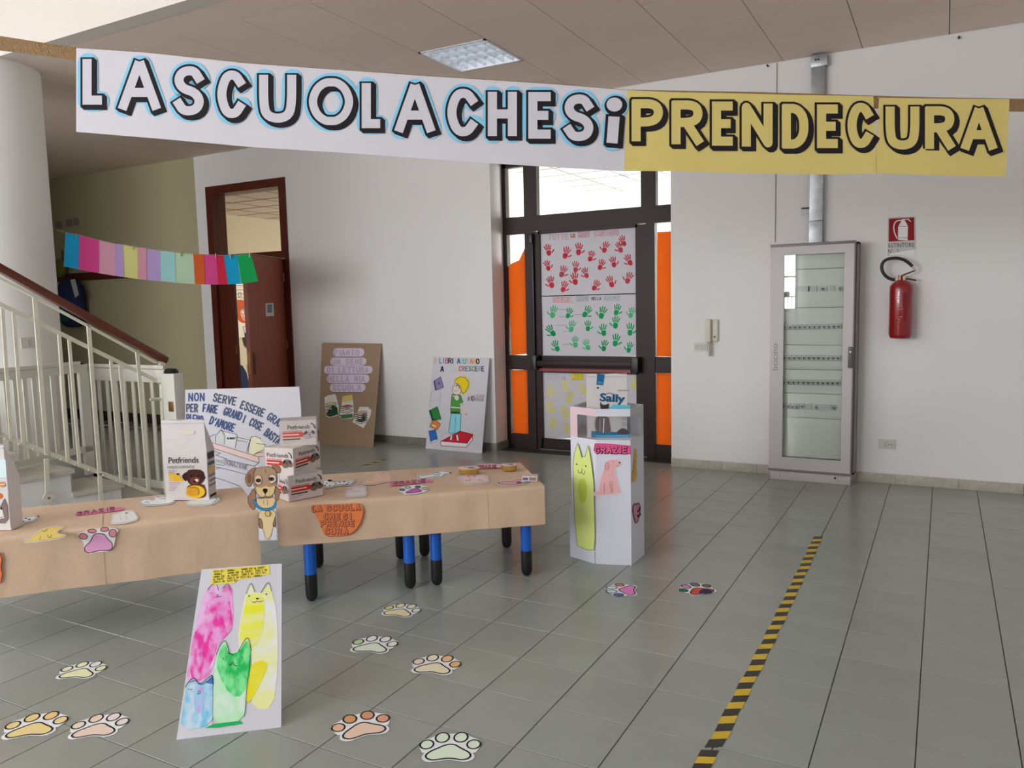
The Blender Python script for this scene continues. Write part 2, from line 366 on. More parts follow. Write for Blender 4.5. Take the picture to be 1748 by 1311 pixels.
# floor: recessed joint bed, every near tile its own object
fl = MB(); fl.box(-11, 4.5, -8, 4.6, -0.12, -0.003, groutm)
floor = struct(fl, 'floor')
hf = MB(); hf.box(-11, 4.5, 4.6, 11, -0.12, 0.0, tilem); struct(hf, 'floor', floor)
def tile_mesh():
    a = T / 2 - 0.0015; b = a - 0.0015
    vs = [(-a, -a, -.002), (a, -a, -.002), (a, a, -.002), (-a, a, -.002), (-b, -b, 0), (b, -b, 0), (b, b, 0), (-b, b, 0)]
    fs = [(4, 5, 6, 7), (0, 1, 5, 4), (1, 2, 6, 5), (2, 3, 7, 6), (3, 0, 4, 7)]
    me = bpy.data.meshes.new('tile'); me.from_pydata(vs, [], fs); me.materials.append(tilem); return me, vs, fs
tm, tvs, tfs = tile_mesh()
cand = []
for i in range(-36, 15):
    for j in range(-10, 14):
        x, y = (i + .5) * T, (j + .5) * T
        if y > 4.3 and not (-1.6 < x < .3): continue
        p = Vector((x, y, 0)) - CAM; d = p.dot(RZ)
        u = 874 + F * p.dot(RX) / max(d, .01); v = 655.5 + F * p.dot(RY) / max(d, .01)
        vis = d > .3 and -90 < u < 1840 and v < 1420
        hidden = vis and (u < 300 and v < 880)
        cand.append((-(1 / d ** 3) if vis and not hidden else 1, x, y))
cand.sort()
rest = MB()
for n, (k, x, y) in enumerate(cand):
    if n < 300 and k < 0:
        o = bpy.data.objects.new('tile', tm); link(o, floor, Matrix.Translation((x, y, random.uniform(-.0003, 0))))
    else: rest.add([(x + a, y + b, c) for a, b, c in tvs], tfs, tilem)
rest.build('tile', floor, kind='stuff')

# suspended ceiling with 60 cm panels
S = 0.5997; X0 = -1.1389; Y0 = 2.3578
ce = MB(); [ce.box(*b_, H + .012, H + .1, gridm) for b_ in ((-11, 4.5, YC, Y0), (-11, 4.5, Y0 + S, 4.6), (-11, X0, Y0, Y0 + S), (X0 + S, 4.5, Y0, Y0 + S))]; ce.box(X0 - .1, X0 + S + .1, Y0 - .1, Y0 + S + .1, H + .12, H + .14, gridm)
ceil = struct(ce, 'ceiling')
bd = MB(); bd.box(-11, 4.5, YC, Y0 - 2 * S - .004, H, H + .012, panelm); bd.build('border_strip', ceil)
def panel_mesh(x0, x1, y0, y1, g=.003):
    b = MB(); b.box(x0 + g, x1 - g, y0 + g, y1 - g, 0, .012, panelm)
    me = bpy.data.meshes.new('panel'); me.from_pydata(b.v, [], b.f); me.materials.append(panelm); return me
full = panel_mesh(-S / 2, S / 2, -S / 2, S / 2); last = panel_mesh(-S / 2, S / 2, -S / 2, S / 2 - (Y0 + 4 * S - 4.60))
for i in range(-16, 9):
    for j in range(-2, 4):
        if (i, j) == (0, 0): continue
        x, y = X0 + (i + .5) * S, Y0 + (j + .5) * S
        o = bpy.data.objects.new('panel', last if j == 3 else full); link(o, ceil, Matrix.Translation((x, y, H)))
lh = MB(); lh.box(-11, 4.5, -8, YC + .12, 5.3, 5.4, wallm); struct(lh, 'ceiling')
fa = MB(); fa.box(-11, 4.5, YC - .012, YC + .12, H - .002, 5.3, mat('fascia_paint', (222, 214, 206), 0.8, spec=.2)); struct(fa, 'trim_1')

# walls
wl = MB()
DX0, DX1, DZ = -5.72, -4.38, 3.08
wl.box(-5.92, DX0, YL, YL + .2, 0, H, wallm); wl.box(DX0, DX1, YL, YL + .2, DZ, H, wallm); wl.box(DX1, -1.60, YL, YL + .2, 0, H, wallm)
wl.box(-1.80, -1.60, YL + .2, 4.7, 0, H, wallm)
struct(wl, 'wall_back_left')
wr = MB(); wr.box(.30, 4.5, YR, 4.7, 0, H, wallm); wr.box(-1.60, .30, YR, 4.7, 3.02, H, wallm); struct(wr, 'wall_back_right')
wg = MB(); wg.box(-11, -5.92, YL, YL + .2, 0, H, greenm); struct(wg, 'wall_corridor')
ws = MB(); ws.box(4.5, 4.62, -8, 11, 0, 5.4, wallm); struct(ws, 'wall_right')
ws = MB(); ws.box(-11.12, -11, -8, 4.5, 0, 5.4, greenm); struct(ws, 'wall_left')
ws = MB(); ws.box(-6.4, -6.2, -8, .4, 0, 5.4, wallm); struct(ws, 'wall_stairwell_blocker')  # unseen wall, added to keep the window daylight off the corridor
ws = MB(); ws.box(-11.12, 4.62, -8.12, -8, 0, 5.4, wallm); struct(ws, 'wall_front')
# hall behind the glass door and classroom behind the wooden door
hw = MB(); hw.box(-3.25, -3.13, 4.7, 10.62, 0, H, hallm); hw.box(-3.13, 4.5, 10.5, 10.62, 0, H, hallm); struct(hw, 'wall_hall')
hc = MB(); [hc.box(*b_, H, H + .05, hallm) for b_ in ((-3.13, 4.5, 4.7, 8.66), (-3.13, 4.5, 8.66 + S, 10.5), (-3.13, -2.12, 8.66, 8.66 + S), (-2.12 + S, 4.5, 8.66, 8.66 + S))]
for k in range(1, 10): hc.box(-3.13 + k * .6 - .008, -3.13 + k * .6 + .008, 4.7, 10.5, H - .004, H, gridm)
for k in range(1, 10): hc.box(-3.13, 4.5, 4.7 + k * .6 - .008, 4.7 + k * .6 + .008, H - .004, H, gridm)
struct(hc, 'ceiling_hall')
cw = MB(); cw.box(-8.1, -8.0, 4.42, 10, 0, 3.3, creamm); cw.box(-8.0, -3.4, 9.0, 9.1, 0, 3.3, creamm); cw.box(-3.4, -3.3, 4.42, 9.1, 0, 3.3, creamm); struct(cw, 'wall_classroom')
cc = MB(); cc.box(-8.1, -3.3, 4.42, 9.1, 3.12, 3.2, panelm)
for k in range(1, 8): cc.box(-8, -3.4, 4.42 + k * .6 - .006, 4.42 + k * .6 + .006, 3.115, 3.12, gridm); cc.box(-8 + k * .6 - .006, -8 + k * .6 + .006, 4.42, 9, 3.115, 3.12, gridm)
struct(cc, 'ceiling_classroom')

# round column
col = MB(); col.lathe((-4.33, .79, 0), [(.47, 0), (.47, H)], mat('column_paint', (246, 242, 238), .8, bump=.03, spec=.2), n=64)
struct(col, 'column')

# skirting of separate marble pieces
def skirting(name, xs, y, h=.08, m=None):
    base = MB(); base.box(xs[0], xs[-1], y - .004, y, 0, h - .004, groutm); b = struct(base, name)
    for a, c in zip(xs, xs[1:]):
        q = MB(); q.bbox(a + .001, c - .001, y - .014, y - .004, 0, h, m or marblem, b=.0015); q.build('marble_piece', b)
    return b
seam = [onz(px, 803 + (px - 1232) * .08).x for px in (1232, 1291)]
skirting('baseboard_back_right', [.30] + seam + [1.5, 1.88, 2.17, 2.62, 3.05, 3.48, 3.9, 4.5], YR)
greym = mat('skirting_grey', (132, 130, 120), .4, var=.2, vscale=20, rand=.05)
skirting('baseboard_back_left', [-4.36, -3.98, -3.58, -3.18, -2.78, -2.38, -1.98, -1.60], YL, .085, greym)
jb = MB(); jb.box(-1.60, -1.586, YL - .014, 4.46, 0, .085, greym); struct(jb, 'baseboard_niche')
bs = MB(); bs.box(-11, -5.74, YL - .014, YL, 0, .14, mat('skirting_dark', (48, 36, 32), .5)); struct(bs, 'baseboard_corridor')

# ---- wooden door with transom (left)
dn = MB()
dn.box(DX0, DX1, YL - .02, YL + .0, DZ - .1, DZ, mahog); dn.box(DX0, DX0 + .1, YL - .02, YL, 0, DZ - .1, mahog); dn.box(DX1 - .1, DX1, YL - .02, YL, 0, DZ - .1, mahog)
dn.box(DX0 + .04, DX0 + .1, YL, YL + .2, 0, DZ - .06, mahog); dn.box(DX1 - .1, DX1 - .04, YL, YL + .2, 0, DZ - .06, mahog); dn.box(DX0 + .1, DX1 - .1, YL, YL + .2, DZ - .1, DZ - .04, mahog)
door1 = struct(dn, 'door_1')
q = MB(); q.box(DX0 + .1, DX1 - .1, YL + .02, YL + .08, 2.13, 2.23, mahog); q.build('transom_bar', door1)
q = MB(); q.box(DX0 + .1, DX1 - .1, YL + .045, YL + .05, 2.23, DZ - .1, clear); q.build('transom_pane', door1)
q = MB(); q.bbox(-5.62, -5.36, YL + .02, YL + .065, .01, 2.13, mahog, b=.003)
q.box(-5.375, -5.362, YL + .012, YL + .02, .98, 1.1, mat('brass', (170, 130, 80), .35, metal=1)); q.build('fixed_leaf', door1)
# open leaf, hinged on the right jamb and swung toward the viewer
hx, hy, lw = -4.47, YL - .02, .92
best = min(range(92, 170), key=lambda a: abs((lambda P: 874 + F * (P - CAM).dot(RX) / (P - CAM).dot(RZ))(Vector((hx - lw * math.cos(math.radians(a)), hy - lw * math.sin(math.radians(a)), 1.2))) - 427))
th = math.radians(best); du = Vector((-math.cos(th), -math.sin(th), 0)); dnrm = Vector((math.sin(th), -math.cos(th), 0))
o0 = Vector((hx, hy, .01))
q = MB(); q.frame(o0, du * lw, Vector((0, 0, 2.12)), -dnrm * .045, mahogl); leaf = q.build('door_leaf', door1)
brass = MC['brass']
q = MB(); hb = o0 + du * (lw - .07) + Vector((0, 0, .97))
q.frame(hb - du * .02 - Vector((0, 0, .16)), du * .04, (0, 0, .24), dnrm * .006, mat('door_plate', (110, 80, 62), .35, metal=.8))
q.cyl(hb + Vector((0, 0, .02)), hb + dnrm * .05 + Vector((0, 0, .02)), .009, brass); q.cyl(hb + dnrm * .05 + Vector((0, 0, .02)), hb + dnrm * .05 - du * .12 + Vector((0, 0, .02)), .008, brass)
q.build('door_handle', leaf)
q = MB(); q.frame(o0 + du * (lw + .001) + Vector((0, 0, .82)) - dnrm * .034, du * .002, -dnrm * -.024, (0, 0, .24), brass); q.build('lock_plate', leaf)
q = MB()
for z in (.3, 1.05, 1.85): q.cyl(o0 + Vector((.015, -.01, z)), o0 + Vector((.015, -.01, z + .1)), .009, brass, n=10)
q.build('hinge', leaf)
nl = MB(); nl.cyl((-4.43, YL - .02, 2.13), (-4.43, YL - .07, 2.135), .005, whitem, n=8); tag(nl.build('wall_nail'), 'small white nail in the wooden door frame holding the paper garland string', 'nail')

# ---- glass entrance door between sidelights (brown aluminium)
d2 = MB(); ya, yb = YD - .04, YD + .03
d2.box(-1.60, -1.555, ya, yb, 0, 3.02, brownm); d2.box(.27, .30, ya, yb, 0, 3.02, brownm); d2.box(-1.60, .30, ya, yb, 2.93, 3.02, brownm)
door2 = struct(d2, 'door_2')
def part(name, boxes, m=brownm, parent=None):
    q = MB()
    for b in boxes: q.box(*b, m)
    return q.build(name, parent or door2)
part('transom_rail', [(-1.555, .27, ya, yb, 2.27, 2.425)])
part('mullion', [(-1.345, -1.195, ya, yb, 2.425, 2.93)]); part('mullion', [(-.085, .062, ya, yb, 2.425, 2.93)])
part('post', [(-1.34, -1.245, ya - .01, yb, 0, 2.27)]); part('post', [(-.035, .05, ya - .01, yb, 0, 2.27)])
part('sidelight_rail', [(-1.555, -1.34, ya, yb, .84, .99), (-1.555, -1.34, ya, yb, 0, .155), (-1.555, -1.34, ya, yb, 2.25, 2.27)])
part('sidelight_rail', [(.05, .27, ya, yb, .835, .99), (.05, .27, ya, yb, 0, .135), (.05, .27, ya, yb, 2.265, 2.27)])
lf = part('door_leaf', [(-1.24, -1.172, ya + .005, yb - .01, .01, 2.262), (-.145, -.04, ya + .005, yb - .01, .01, 2.262), (-1.19, -.125, ya + .005, yb - .01, .01, .125), (-1.19, -.125, ya + .005, yb - .01, .815, .99), (-1.19, -.125, ya + .005, yb - .01, 2.235, 2.272)])
q = MB(); q.box(-1.19, -.125, YD - .012, YD - .004, .985, 2.25, clear); q.build('glass_pane', lf)
q = MB(); q.box(-1.19, -.125, YD - .012, YD - .004, .115, .83, clear); q.build('glass_pane', lf)
q = MB(); q.bbox(-1.25, -1.19, ya - .1, ya, .85, 1.0, blackm, b=.01); q.bbox(-.16, -.09, ya - .1, ya, .84, .99, blackm, b=.01); q.build('push_bar_bracket', lf)
q = MB(); q.bbox(-1.19, -.16, ya - .09, ya - .045, .885, .945, brownm, b=.012); pb = q.build('push_bar', lf)
q = MB(); q.box(-1.19, -.19, ya - .03, ya - .012, .832, .862, mat('dark_red_bar', (150, 40, 44), .4)); q.build('lower_bar', lf)
q = MB(); q.bbox(-1.285, -1.235, ya - .05, ya - .01, 2.14, 2.24, blackm, b=.008); q.bbox(-1.255, -1.235, ya - .03, ya, 1.0, 2.2, blackm, b=.004); q.build('closer', door2)
for (x0, x1, z0, z1) in ((-1.555, -1.345, 2.425, 2.93), (-1.195, -.085, 2.425, 2.93), (.062, .27, 2.425, 2.93), (-1.555, -1.34, .99, 2.25), (-1.555, -1.34, .155, .84), (.05, .27, .99, 2.265), (.05, .27, .135, .835)):
    q = MB(); q.box(x0, x1, YD - .008, YD, z0, z1, clear); q.build('window_pane', door2)

# ---- stairs with marble treads and white risers
A0 = Vector((-3.35, .70, 0)); SD = Vector((.12, .993, 0)).normalized(); SW = Vector((-SD.y, SD.x, 0))     # SW points away from the open side
stm = mat('tread_marble', (206, 200, 188), .35, var=.07, vscale=12, rand=.03)
body = MB(); tops = [(.165, 0.02, .40), (.35, -.38, .02), (.535, -.76, -.36), (.72, -1.14, -.74), (.905, -1.52, -1.12), (1.09, -1.9, -1.5)]
for z, s0, s1 in tops: body.frame(A0 + SD * s0, SD * (s1 - s0), SW * .5, (0, 0, z - .035), whitem if False else wallm)
stair = struct(body, 'stairs')
for z, s0, s1 in tops:
    q = MB(); q.frame(A0 + SD * (s0 - .0) - SW * .02 + Vector((0, 0, z - .035)), SD * (s1 - s0 + .025), SW * .52, (0, 0, .035), stm); q.build('tread', stair)
q = MB(); q.frame(A0 + SD * .40 - SW * .0, SD * .42, SW * .5, (0, 0, .02), stm); q.build('plinth', stair)

# ---- ceiling lamp, off-centre grid module
def lamp(name, label, x0, y0, z, glow=True):
    t = thing(name, label, 'ceiling lamp', (x0 + S / 2, y0 + S / 2, z))
    fr = MB()
    alu = mat('lamp_frame', (225, 225, 228), .4)
    for a, b, c, d in ((0, S, 0, .02), (0, S, S - .02, S), (0, .02, 0, S), (S - .02, S, 0, S)): fr.box(x0 + a, x0 + b, y0 + c, y0 + d, z - .006, z + .1, alu)
    fr.box(x0, x0 + S, y0, y0 + S, z + .1, z + .11, alu); fr.build('frame', t)
    mir = mat('louver_mirror', (228, 234, 242), .4, metal=.25)
    for k in range(4):
        tb = MB(); yy = y0 + .075 + k * .15; tb.cyl((x0 + .03, yy, z + .07), (x0 + S - .03, yy, z + .07), .013, mat('tube_white', (235, 240, 245), .4, emit=3.6), n=12); tb.build('tube', t)
    for k in range(1, 4):
        q = MB(); yy = y0 + k * S / 4; q.slab([(x0 + .02, yy - .03, z + .055), (x0 + .02, yy - .004, z + .002), (x0 + .02, yy + .004, z + .002), (x0 + .02, yy + .03, z + .055)], (S - .04, 0, 0), mir); q.build('reflector', t)
    for k in range(1, 7):
        q = MB(); xx = x0 + k * S / 7; q.slab([(xx - .012, y0 + .02, z + .05), (xx - .002, y0 + .02, z + .004), (xx + .002, y0 + .02, z + .004), (xx + .012, y0 + .02, z + .05)], (0, S - .04, 0), mir); q.build('louver_blade', t)
lamp('ceiling_lamp', 'square recessed fluorescent lamp with mirrored louver grid in the grey panel ceiling', X0, Y0, H)
lamp('ceiling_lamp', 'louvered ceiling lamp seen through the glass above the brown entrance door', -2.12, 8.66, H)

# ---- grille of the entrance windows behind the photographer (seen only as a reflection in the cabinet glass)
wq = MB(); gw = mat('grille_white', (225, 225, 225), .5)
for z in (1.57, 2.01): wq.box(-6.1, -.40, -7.82, -7.79, z - .015, z + .015, gw)
for k in range(72): wq.box(-.45 - k * .078, -.437 - k * .078, -7.82, -7.8, 1.25, 1.57, gw)
for x in (-.42, -1.55, -3.0, -4.5, -6.05): wq.box(x - .03, x + .03, -7.86, -7.79, 0, 3.2, gw)
wq.box(-6.1, -.4, -7.86, -7.79, 1.22, 1.30, gw); wq.box(-6.1, -.4, -7.86, -7.79, 3.1, 3.2, gw)
struct(wq, 'window_1')
pq_ = MB(); pq_.box(-1.5, -.56, -7.79, -7.7, 1.56, 1.68, mat('planter_brown', (120, 80, 72), .7)); struct(pq_, 'trim_2')
# ================================================================ THINGS
def plane_fn(p, n):
    p = Vector(p); n = Vector(n).normalized()
    return lambda x, y, h: onp(x, y, p, n) + n * h
def slab_px(corners, p, n, t, m):
    mb = MB(); n = Vector(n).normalized(); mb.slab([onp(x, y, Vector(p), n) for x, y in corners], -n * t, m); return mb
def grid3(fn, nx, ny):   # smooth grid mesh data
    vs = [fn(i / nx, j / ny) for j in range(ny + 1) for i in range(nx + 1)]
    fs = [(j * (nx + 1) + i, j * (nx + 1) + i + 1, (j + 1) * (nx + 1) + i + 1, (j + 1) * (nx + 1) + i) for j in range(ny) for i in range(nx)]
    return vs, fs
K = (26, 24, 30)
paperm = mat('white_paper', (220, 218, 226), .8, bump=.25, bscale=5, spec=.2)
kraftm = mat('kraft_paper', (216, 186, 159), .8, bump=.5, bscale=7, var=.03, vscale=3, spec=.25)

# ---------------------------------------------------------------- stair railing
railm = mat('railing_paint', (232, 226, 208), .45, bump=.1, bscale=50)
RN = Vector((SD.y, -SD.x, 0))
RP = A0 + RN * .035
def rp(x, y, off=0.0): return onp(x, y, RP, RN) + RN * off
rl = thing('stair_railing', 'cream painted stair railing with dark wooden handrail in front of the white gate', 'railing', (rp(275, 852).x, rp(275, 852).y, 0))
def bar(p, q, w, d, m=railm):     # flat bar in the railing plane
    p, q = Vector(p), Vector(q); u = (q - p).normalized(); s = u.cross(RN).normalized()
    b = MB(); b.frame(p - s * w / 2 - RN * d / 2, q - p, s * w, RN * d, m); return b
q = MB(); a, b = rp(-260, 315), rp(283, 616); up = (b - a).normalized().cross(RN).normalized(); up = up if up.z > 0 else -up
prof = [(-.03, -.024), (-.034, 0), (-.03, .02), (-.016, .034), (.016, .034), (.03, .02), (.034, 0), (.03, -.024)]
vs = [e + RN * x + up * z for e in (a, b) for x, z in prof]; k = len(prof)
q.add(vs, [(i, (i + 1) % k, k + (i + 1) % k, k + i) for i in range(k)], mat('handrail_wood', (104, 48, 30), .3, var=.15, vscale=8, spec=.5), True)
q.add(vs[:k], [tuple(reversed(range(k)))], MC['handrail_wood']); q.add(vs[k:], [tuple(range(k))], MC['handrail_wood'])
hr = q.build('handrail', rl)
bar(rp(-260, 335), rp(266, 619), .016, .03).build('rail_strip', rl)
bar(rp(-260, 392), rp(276, 654), .03, .012).build('middle_rail', rl)
br_ = bar(rp(-140, 688), rp(278, 848), .034, .014); brl = br_.build('bottom_rail', rl)
for (x0, y0, x1, y1, long) in ((3, 527, 18, 750, 0), (22, 532, 39, 759, 0), (58, 508, 79, 776, 1), (100, 571, 115, 788, 0), (117, 580, 135, 796, 0), (150, 554, 169, 808, 1), (188, 615, 206, 822, 0), (204, 625, 222, 828, 0), (233, 598, 253, 838, 1), (-40, 460, -25, 736, 1), (-22, 512, -4, 744, 0)):
    p, q2 = rp(x0, y0, .008), rp(x1, y1, .008); q2 = Vector((p.x, p.y, q2.z)) if False else q2
    bar(p, q2, .028 if long else .022, .014).build('baluster', rl)
bar(rp(276, 617), rp(287, 868), .042, .04).build('end_post', rl)
q = MB(); q.cyl(rp(256, 682), rp(275, 681), .013, railm, n=12); q.build('gate_stop', rl)
for i in range(12):
    f_ = i / 11; x = 8 + 262 * f_
    q = MB(); c = rp(x, 746 + (x) * .372, .01); q.lathe((0, 0, 0), [(.009, 0), (.008, .005), (.003, .008)], railm, n=8)
    q.v = [tuple(c + RN * v[2] + SD * v[0] + Vector((0, 0, v[1]))) for v in q.v]; q.build('bolt', brl)
for (x0, y0, x1, y1, dia) in ((79, 783, 81, 842, 1), (170, 808, 173, 862, 0)):
    b_ = bar(rp(x0, y0), rp(x1, y1), .03, .014).build('bracket', rl)
    if dia:
        q = MB(); c = rp(83, 850); r = .05; q.slab([c + SD * r * 1.0, c + Vector((0, 0, r * 1.25)), c - SD * r * .9, c - Vector((0, 0, r * 1.2))], -RN * .012, railm); q.cyl(c, c + RN * .006, .008, mat('bolt_metal', (150, 145, 135), .4, metal=.8), n=8); q.build('diamond_plate', b_)

# ---------------------------------------------------------------- safety gate behind the railing
GY = 1.45
gt = thing('safety_gate', 'white slatted metal gate closing the passage behind the stair railing', 'gate', (-3.6, GY, 0))
gm = mat('gate_paint', (224, 222, 212), .5)
def gx(x, y): return ony(x, y, GY)
def gpart(name, boxes, parent=gt, y0=GY - .015, y1=GY + .015, m=gm):
    q = MB()
    for (x0, x1, z0, z1) in boxes: q.bbox(min(x0, x1), max(x0, x1), y0, y1, z0, z1, m, b=.003)
    return q.build(name, parent)
zt = gx(220, 622).z; zb1 = gx(220, 641).z; xL = gx(154, 700).x; xR = gx(288, 700).x
gpart('top_tube', [(gx(146, 623).x, xR, zt - .03, zt)], y0=GY - .03, y1=GY + .0)
q = MB(); q.bbox(gx(144, 623).x - .01, gx(146, 623).x + .02, GY - .04, GY, zt - .04, zt + .005, blackm, b=.008); q.build('tube_cap', gt)
gpart('top_rail', [(xL, xR, zb1 - .05, zt - .035)]); gpart('stile', [(xL, xL + .085, .05, zb1 - .05)]); gpart('bottom_rail', [(xL, xR, .05, .11)])
for px in (176, 190, 205, 219, 234, 250, 266): gpart('slat', [(gx(px, 740).x - .024, gx(px, 740).x + .014, .11, zb1 - .05)], y0=GY - .008, y1=GY + .006)
pq = gpart('post', [(gx(288, 700).x, gx(309, 700).x, 0, gx(292, 637).z)], y0=GY - .05, y1=GY + .04)
q = MB(); c = gx(292, 634); q.lathe((c.x, GY, gx(292, 637).z), [(.055, 0), (.058, .015), (.045, .035), (.01, .04)], blackm, n=16); q.build('post_cap', pq)
q = MB(); q.bbox(gx(299, 700).x, gx(303, 700).x + .02, GY - .062, GY - .05, .72, .80, MC['brass'], b=.002); q.build('latch', pq)
LP0 = Vector((-3.62, .30, 0)); LP1 = Vector((-3.80, 1.30, 0)); LN = Vector((.984, .177, 0)).normalized()
fx = lambda x, y: onp(x, y, LP0, LN)
ft = thing('fixed_barrier', 'white slatted metal panel beside the round column behind the railing', 'barrier', (LP0.x, LP0.y, .5))
def lpart(name, x0, x1, z0, z1, d=.015):
    a, b = fx(x0, 700), fx(x1, 700); q = MB(); q.frame(Vector((a.x, a.y, z0)) - LN * d, Vector((b.x - a.x, b.y - a.y, 0)), (0, 0, z1 - z0), LN * 2 * d, gm); return q.build(name, ft)
zt2 = fx(75, 622).z; zb2 = fx(75, 640).z
lpart('top_tube', -40, 140, zt2 - .028, zt2, .022); lpart('top_rail', -40, 152, zb2 - .01, zt2 - .03); lpart('bottom_rail', -40, 152, .38, .43)
for px in (-22, -5, 12, 28, 45, 61, 77, 93, 109, 124): lpart('slat', px - 3, px + 4, .43, zb2 - .01, .006)
lpart('stile', 138, 153, .19, zb2 - .01)

# ---------------------------------------------------------------- corridor: chair rail, backpack, coat, papers
q = MB(); zr = ony(160, 472, YL).z; q.bbox(-11, -5.95, YL - .03, YL, zr - .05, zr + .06, mahog, b=.004); o = q.build('trim_coat_rail'); o['kind'] = 'structure'
t = thing('backpack', 'dark blue school backpack hanging on the wooden rail of the olive corridor wall', 'backpack', ony(122, 568, 4.05))
navy = mat('navy_fabric', (30, 48, 92), .85, bump=.3, bscale=30); c0 = ony(122, 518, 4.06)
q = MB(); bm = bmesh.new(); bmesh.ops.create_uvsphere(bm, u_segments=24, v_segments=16, radius=1)
for v in bm.verts:
    x, y, z = v.co; pw = lambda a, e: math.copysign(abs(a) ** e, a)
    v.co = Vector((pw(x, .6) * .22, pw(y, .7) * .13, pw(z, .65) * .34)) + c0
q.bm(bm, navy, True); q.build('body', t)
q = MB(); bm = bmesh.new(); bmesh.ops.create_uvsphere(bm, u_segments=18, v_segments=10, radius=1)
for v in bm.verts: x, y, z = v.co; v.co = Vector((pw(x, .6) * .15, pw(y, .7) * .06, pw(z, .6) * .15)) + c0 + Vector((0, -.12, -.12))
q.bm(bm, mat('teal_fabric', (20, 74, 70), .8), True); q.build('front_pocket', t)
q = MB(); p = [ony(x, y, 3.9) for x, y in ((120, 478), (127, 476), (134, 503), (128, 508))]; q.slab(p, (0, .008, 0), mat('tag_white', (205, 205, 205), .5)); q.build('label_strap', t)
q = MB(); q.tube([c0 + Vector((-.04, 0, .3)), c0 + Vector((-.02, .05, .38)), c0 + Vector((.02, .05, .38)), c0 + Vector((.05, 0, .3))], .012, blackm); q.build('handle', t)
t = thing('hanging_coat', 'olive green garment hanging above the blue backpack beside the column', 'coat', ony(103, 474, 4.1))
q = MB(); c0 = ony(103, 458, 4.1); bm = bmesh.new(); bmesh.ops.create_uvsphere(bm, u_segments=16, v_segments=10, radius=1)
for v in bm.verts: v.co = Vector((pw(v.co.x, .7) * .1, v.co.y * .07, pw(v.co.z, .8) * .13)) + c0
q.bm(bm, mat('olive_fabric', (112, 112, 40), .85, bump=.3), True); q.build('hood', t)
q = MB(); q.cyl(c0 + Vector((0, .05, .1)), c0 + Vector((0, .05, .26)), .012, mahog, n=8); q.build('loop', t)
for i, (x, y, wd) in enumerate(((100, 384, .16), (118, 381, .16), (130, 379, .12))):
    q = MB(); c = ony(x, y, YL - .004); q.slab([c + Vector((-wd / 2, 0, -.05)), c + Vector((wd / 2, 0, -.055)), c + Vector((wd / 2, 0, .05)), c + Vector((-wd / 2, 0, .06))], (0, .003, 0), mat('faded_paper', (150, 136, 126), .8))
    tag(q.build('wall_paper'), ('leftmost', 'middle', 'rightmost')[i] + ' of three small faded papers stuck on the olive corridor wall', 'paper', 'faded papers on the corridor wall')
random.seed(3)
for i in range(15):
    px = 112 + i * 11 + random.uniform(-1, 1); py = (718 if i % 2 else 725) + (px - 112) * .055
    c = onz(px, py); a = random.uniform(-.5, .5); q = MB()
    u = Vector((math.cos(a), math.sin(a), 0)); v = Vector((-u.y, u.x, 0)); c.y = min(c.y, YL - .12)
    q.slab([c - u * .09 - v * .06 + Vector((0, 0, .004)), c + u * .09 - v * .06 + Vector((0, 0, .03)), c + u * .09 + v * .06 + Vector((0, 0, .006)), c - u * .09 + v * .06 + Vector((0, 0, .035))][:3], (0, 0, .012), mat('scrap_%d' % (i % 3), ((190, 182, 180), (150, 130, 130), (120, 104, 92))[i % 3], .8))
    tag(q.build('paper_scrap'), 'small crumpled paper scrap on the floor along the dark corridor skirting', 'paper', 'paper scraps along the corridor wall')

# wall switch on the column, switch and intercom by the glass door, socket
def plate(name, label, cat, c, w, h, n, kind, ny=Vector((0, -1, 0))):
    u = Vector((-ny.y, ny.x, 0)); t = thing(name, label, cat, c - Vector((0, 0, h / 2)))
    pm = mat('switch_plate', (214, 210, 206), .4)
    q = MB(); q.frame(c - u * w / 2 - Vector((0, 0, h / 2)), u * w, (0, 0, h), ny * .01, pm); q.build('plate', t)
    for k in range(n):
        cc = c + u * ((k - (n - 1) / 2) * w * .27) + ny * .01
        q = MB(); q.frame(cc - u * w * .11 - Vector((0, 0, h * .3)), u * w * .22, (0, 0, h * .6), ny * .004, mat('switch_rocker', (196, 192, 188), .4))
        o = q.build('rocker', t)
    if kind == 'socket':
        q = MB(); cc = c + u * w * .18 + ny * .014; q.cyl(cc, cc + ny * .004, h * .3, pm, n=18)
        for s in (-1, 1): q.cyl(cc + u * s * .009, cc + u * s * .009 + ny * .006, .0035, blackm, n=8)
        q.build('socket_face', t)
    return t
plate('light_switch', 'three-gang light switch plate on the white wall left of the intercom handset', 'switch', ony(1196, 592, YR), .125, .08, 3, 'sw')
plate('wall_socket', 'low power socket on the wall below the fire extinguisher', 'socket', ony(1514, 758, YR), .125, .08, 1, 'socket')
dd = Vector((ray(49, 585).x, ray(49, 585).y, 0)); cc = Vector((-4.33, .79, 0)); P0 = Vector((CAM.x, CAM.y, 0)); bq = 2 * dd.dot(P0 - cc); aq = dd.dot(dd); cq = (P0 - cc).length_squared - .47 ** 2
tt = (-bq - math.sqrt(bq * bq - 4 * aq * cq)) / (2 * aq); hp = CAM + ray(49, 585) * tt; nn = (Vector((hp.x, hp.y, 0)) - cc).normalized()
plate('light_switch', 'white switch plate on the round column above the gate', 'switch', hp + nn * -.006, .12, .085, 1, 'sw', nn)
t = thing('intercom_handset', 'cream wall intercom handset with curly cord beside the glass door', 'intercom', ony(1216, 584, YR))
im = mat('intercom_cream', (222, 216, 200), .4); c = ony(1216, 564, YR)
q = MB(); q.bbox(c.x - .02, c.x + .055, YR - .03, YR, c.z - .10, c.z + .10, im, b=.012); q.build('base', t)
